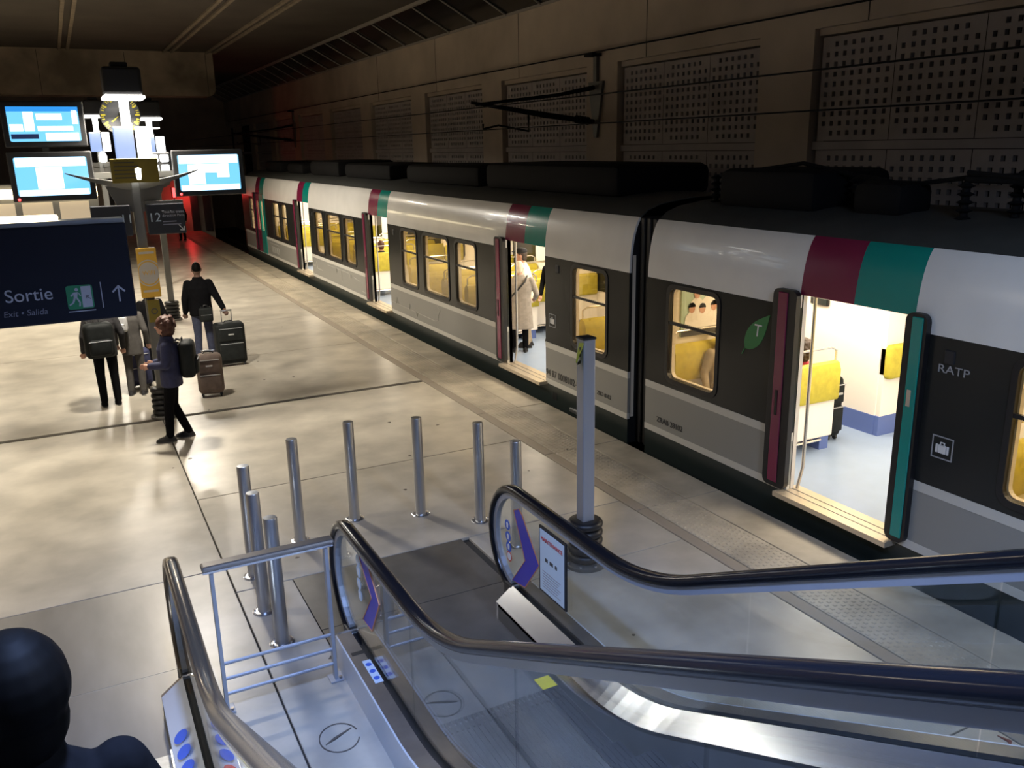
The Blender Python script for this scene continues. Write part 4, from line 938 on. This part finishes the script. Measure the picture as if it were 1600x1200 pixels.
    link('hair', remesh(g, 'hair', .008, 1 if hair == 'bob' else 3), hairm, t)
    if hair == 'cap':
        cp = MB(); cp.ell(Hd(0, -.01, .065), tuple(c*k for c in (.092, .108, .065)), rot=Rz); cp.ell(Hd(0, .10, .055), tuple(c*k for c in (.07, .07, .010)), rot=Rz)
        link('cap', remesh(cp, 'cap', .008, 2), 'cloth_charcoal', t)
    return t
def local(t, p): return t.matrix_basis @ Vector(p)
def pack(label, t, c, sz, m, nm='backpack', rot=0):
    """bag worn by person t: c local centre, sz half sizes"""
    bpy.context.view_layer.update(); Rm = Matrix.Rotation(t.rotation_euler.z+rot, 3, 'Z'); w = Vector(t.location)+Matrix.Rotation(t.rotation_euler.z, 3, 'Z') @ Vector(c)
    o = thing(nm, label, 'bag', w); o.rotation_euler = (0, 0, t.rotation_euler.z+rot); x, y, z = sz
    MB().rbox(-x, x, -y, y, -z, z, min(sz)*.7, 4).build('bag_body', m, o, True, world=False)
    MB().rbox(-x*.75, x*.75, -y*1.35, -y*.6, -z*.8, z*.1, y*.35, 3).build('front_pocket', m, o, True, world=False)
    MB().rbox(-x*.78, x*.78, -y*1.38, -y*1.30, z*.0, z*.03, .003, 1).build('zip', 'print_grey', o, world=False)
    for s in (-1, 1): MB().tube([(s*x*.55, y*.8, z*.95), (s*x*.6, y*1.3, z*1.02), (s*x*.62, y*1.9, z*.7)], .016, 6).build('strap', 'black', o, True, world=False)
    MB().tube([(-.04, y*.5, z), (-.03, y*.5, z+.04), (.03, y*.5, z+.04), (.04, y*.5, z)], .009, 6).build('loop', 'black', o, True, world=False)
    return o
def suitcase(label, loc, rotz, w_, d_, h_, m, handle=.22, soft=False):
    t = thing('suitcase', label, 'suitcase', loc); t.rotation_euler = (0, 0, rotz); x, y = w_/2, d_/2
    MB().rbox(-x, x, -y, y, .045, h_, .06 if not soft else .09, 4).build('shell', m, t, True, world=False)
    MB().rbox(-x*.82, x*.82, -y-.03, -y+.03, .12, h_*.55, .025, 3).build('front_pocket', m, t, True, world=False); MB().rbox(-x*.82, x*.82, -y-.022, -y+.03, h_*.6, h_*.9, .02, 3).build('front_pocket', m, t, True, world=False)
    for z in (h_*.55, h_*.9): MB().box(-x*.78, x*.78, -y-.034, -y-.020, z-.012, z-.004).build('zip', 'print_grey', t, world=False)
    MB().box(-.05, .05, -y-.035, -y-.02, h_*.74, h_*.77).build('badge', 'bag_silver', t, world=False)
    for sx in (-1, 1):
        for sy in (-1, 1):
            MB().cyl((sx*(x-.06)-.012, sy*(y-.05), .028), (sx*(x-.06)+.012, sy*(y-.05), .028), .028, seg=14).build('wheel', 'rubber', t, world=False)
            MB().box(sx*(x-.06)-.02, sx*(x-.06)+.02, sy*(y-.05)-.02, sy*(y-.05)+.02, .03, .07).build('wheel_fork', 'black', t, world=False)
    MB().tube([(-.09, y-.05, h_-.03), (-.09, y-.05, h_+handle)], .009, 8).build('handle_rod', 'steel_bright', t, world=False); MB().tube([(.09, y-.05, h_-.03), (.09, y-.05, h_+handle)], .009, 8).build('handle_rod', 'steel_bright', t, world=False)
    MB().rbox(-.105, .105, y-.068, y-.032, h_+handle-.015, h_+handle+.015, .012).build('pull_grip', 'steel_bright', t, True, world=False); MB().tube([(-.08, 0, h_-.005), (-.06, 0, h_+.028), (.06, 0, h_+.028), (.08, 0, h_-.005)], .011, 8).build('carry_handle', 'black', t, True, world=False)
    return t
man = person('standing person in a dark jacket seen from behind, one hand on a suitcase handle', (2.06, 16.62, 0), -.08, 1.87, 'cloth_black', 'jeans', 'black', 'shaved', 'hair_black', 'skin_dark', arms={'r': ((.28, -.10, 1.14), (.355, -.28, .97))}, feet={1: ((.10, .02, .5), (.11, 0, .09)), -1: ((-.09, .03, .5), (-.12, 0, .09))}, hem=.84, bulk=1.12)
man.children[0].name = 'body'
pack('small black shoulder bag at the back of the standing person', man, (.07, -.215, .93), (.12, .05, .13), 'case_black', 'shoulder_bag')
suitcase('large black suitcase with its handle pulled out beside the standing person', (2.44, 16.12, 0), .02, .52, .32, .80, 'case_black', .20)
suitcase('taupe brown soft suitcase between the two travellers', (1.78, 14.15, 0), -.15, .40, .30, .70, 'bag_taupe', .02, True)
wom = person('person in a navy jacket and black trousers with curly reddish hair', (1.02, 12.1, 0), 1.35, 1.70, 'cloth_navy', 'cloth_black', 'black', 'bob', 'hair_red', arms={'r': ((.25, .0, 1.14), (.16, .22, 1.10)), 'l': ((-.25, .02, 1.14), (-.14, .24, 1.12))}, feet={1: ((.08, .03, .5), (.09, -.13, .09)), -1: ((-.08, .07, .5), (-.09, .10, .09))}, hem=.80, headyaw=.1, bulk=1.16)
pack('dark backpack worn by the person in the navy jacket', wom, (0.03, -.235, 1.12), (.17, .10, .25), 'case_black')
pA = person('person in dark clothes with a big backpack, partly behind the exit sign', (.30, 14.4, 0), .1, 1.74, 'cloth_charcoal', 'cloth_black', 'cloth_black', 'short', 'hair_black', wide=1.12, hem=.80)
pack('bulky dark backpack on the person half behind the exit sign', pA, (-.08, -.26, 1.10), (.21, .12, .27), 'case_black')
pB = person('person in a grey coat standing beside the dark-clad backpacker', (.72, 14.85, 0), -.3, 1.66, 'cloth_trouser_grey', 'cloth_trouser_grey', 'cloth_charcoal', 'short', 'hair_brown', hem=.72)
pack('small silver bag on the grey coated person', pB, (-.06, -.22, 1.22), (.10, .06, .13), 'bag_silver', 'shoulder_bag')
pC = person('dark-clad person standing behind the mast with the wifi panel', (1.12, 15.7, 0), .4, 1.70, 'cloth_black', 'cloth_black', 'cloth_black', 'short', 'hair_black', hem=.72)
suitcase('navy blue suitcase by the person behind the mast', (.80, 15.35, 0), .2, .38, .26, .66, 'cloth_navy', .25)
person('tiny far person in dark clothes below the direction sign', (4.75, 41.6, 0), 2.6, 1.72, 'cloth_black', 'cloth_black', 'black', 'short', 'hair_black', vox=.014)
kq = min(range(24), key=lambda q: abs((4.66-.37*q+.02-.2)-1.9)); y1 = 4.66-.37*kq+.02; zt = SL*(3.9-(y1-.185))-.012+.008
person('dark haired person in black seen from behind, riding the escalator', (-.23, 1.9, zt), .1, 1.78, 'cloth_black', 'cloth_black', 'black', 'sleek', 'hair_black', hem=.78, headyaw=.25, arms={'r': ((.27, .0, 1.15), (.24, .14, .95)), 'l': ((-.27, .0, 1.15), (-.25, .12, .93))})
# travellers in the train
p1 = person('person in a long grey cardigan and black trousers standing inside the train door', (6.98, 13.28, .25), -.5, 1.62, 'cloth_grey', 'cloth_black', 'cloth_charcoal', 'short', 'cloth_cream', long_coat=.46, wide=1.32, arms={'l': ((-.26, .16, 1.26), (-.30, .38, 1.32)), 'r': ((.25, .03, 1.13), (.22, .2, 1.0))})
MB().tube([(-.23, -.10, .92), (-.16, -.15, 1.0), (-.03, -.16, 1.14), (.10, -.14, 1.28), (.14, -.05, 1.37)], .016, 6).build('bag_strap', 'black', p1, True, world=False)
person('person in a cream jacket and flat cap leaning to the one in the grey cardigan', (7.27, 13.56, .25), .9, 1.80, 'cloth_cream', 'cloth_beige', 'cloth_charcoal', 'cap', 'hair_brown', lean=.10, arms={'r': ((.27, -.05, 1.15), (.26, -.02, .9))}, hem=.8)
person('dark haired person standing behind the couple in the train', (7.95, 13.75, .25), 2.2, 1.70, 'cloth_black', 'cloth_charcoal', 'black', 'long', 'hair_black', vox=.012)
person('seated person in a red top with dark hair, by the open door', (7.57, 7.24, .25), .25, 1.72, 'cloth_red', 'jeans', 'black', 'bob', 'hair_brown', sit=True, vox=.012)
person('seated person in beige behind the train window with the poster', (7.32, 8.36, .25), PI, 1.74, 'cloth_beige', 'cloth_beige', 'cloth_charcoal', 'short', 'hair_brown', sit=True, vox=.012)
person('seated person with red hair seen through a farther train door', (7.0, 20.72, .25), .0, 1.80, 'cloth_charcoal', 'jeans', 'black', 'short', 'hair_red', sit=True, vox=.014)
suitcase('black upright suitcase standing in the train aisle by the yellow seat', (8.02, 7.28, .25), .0, .24, .46, .80, 'case_black', .0)
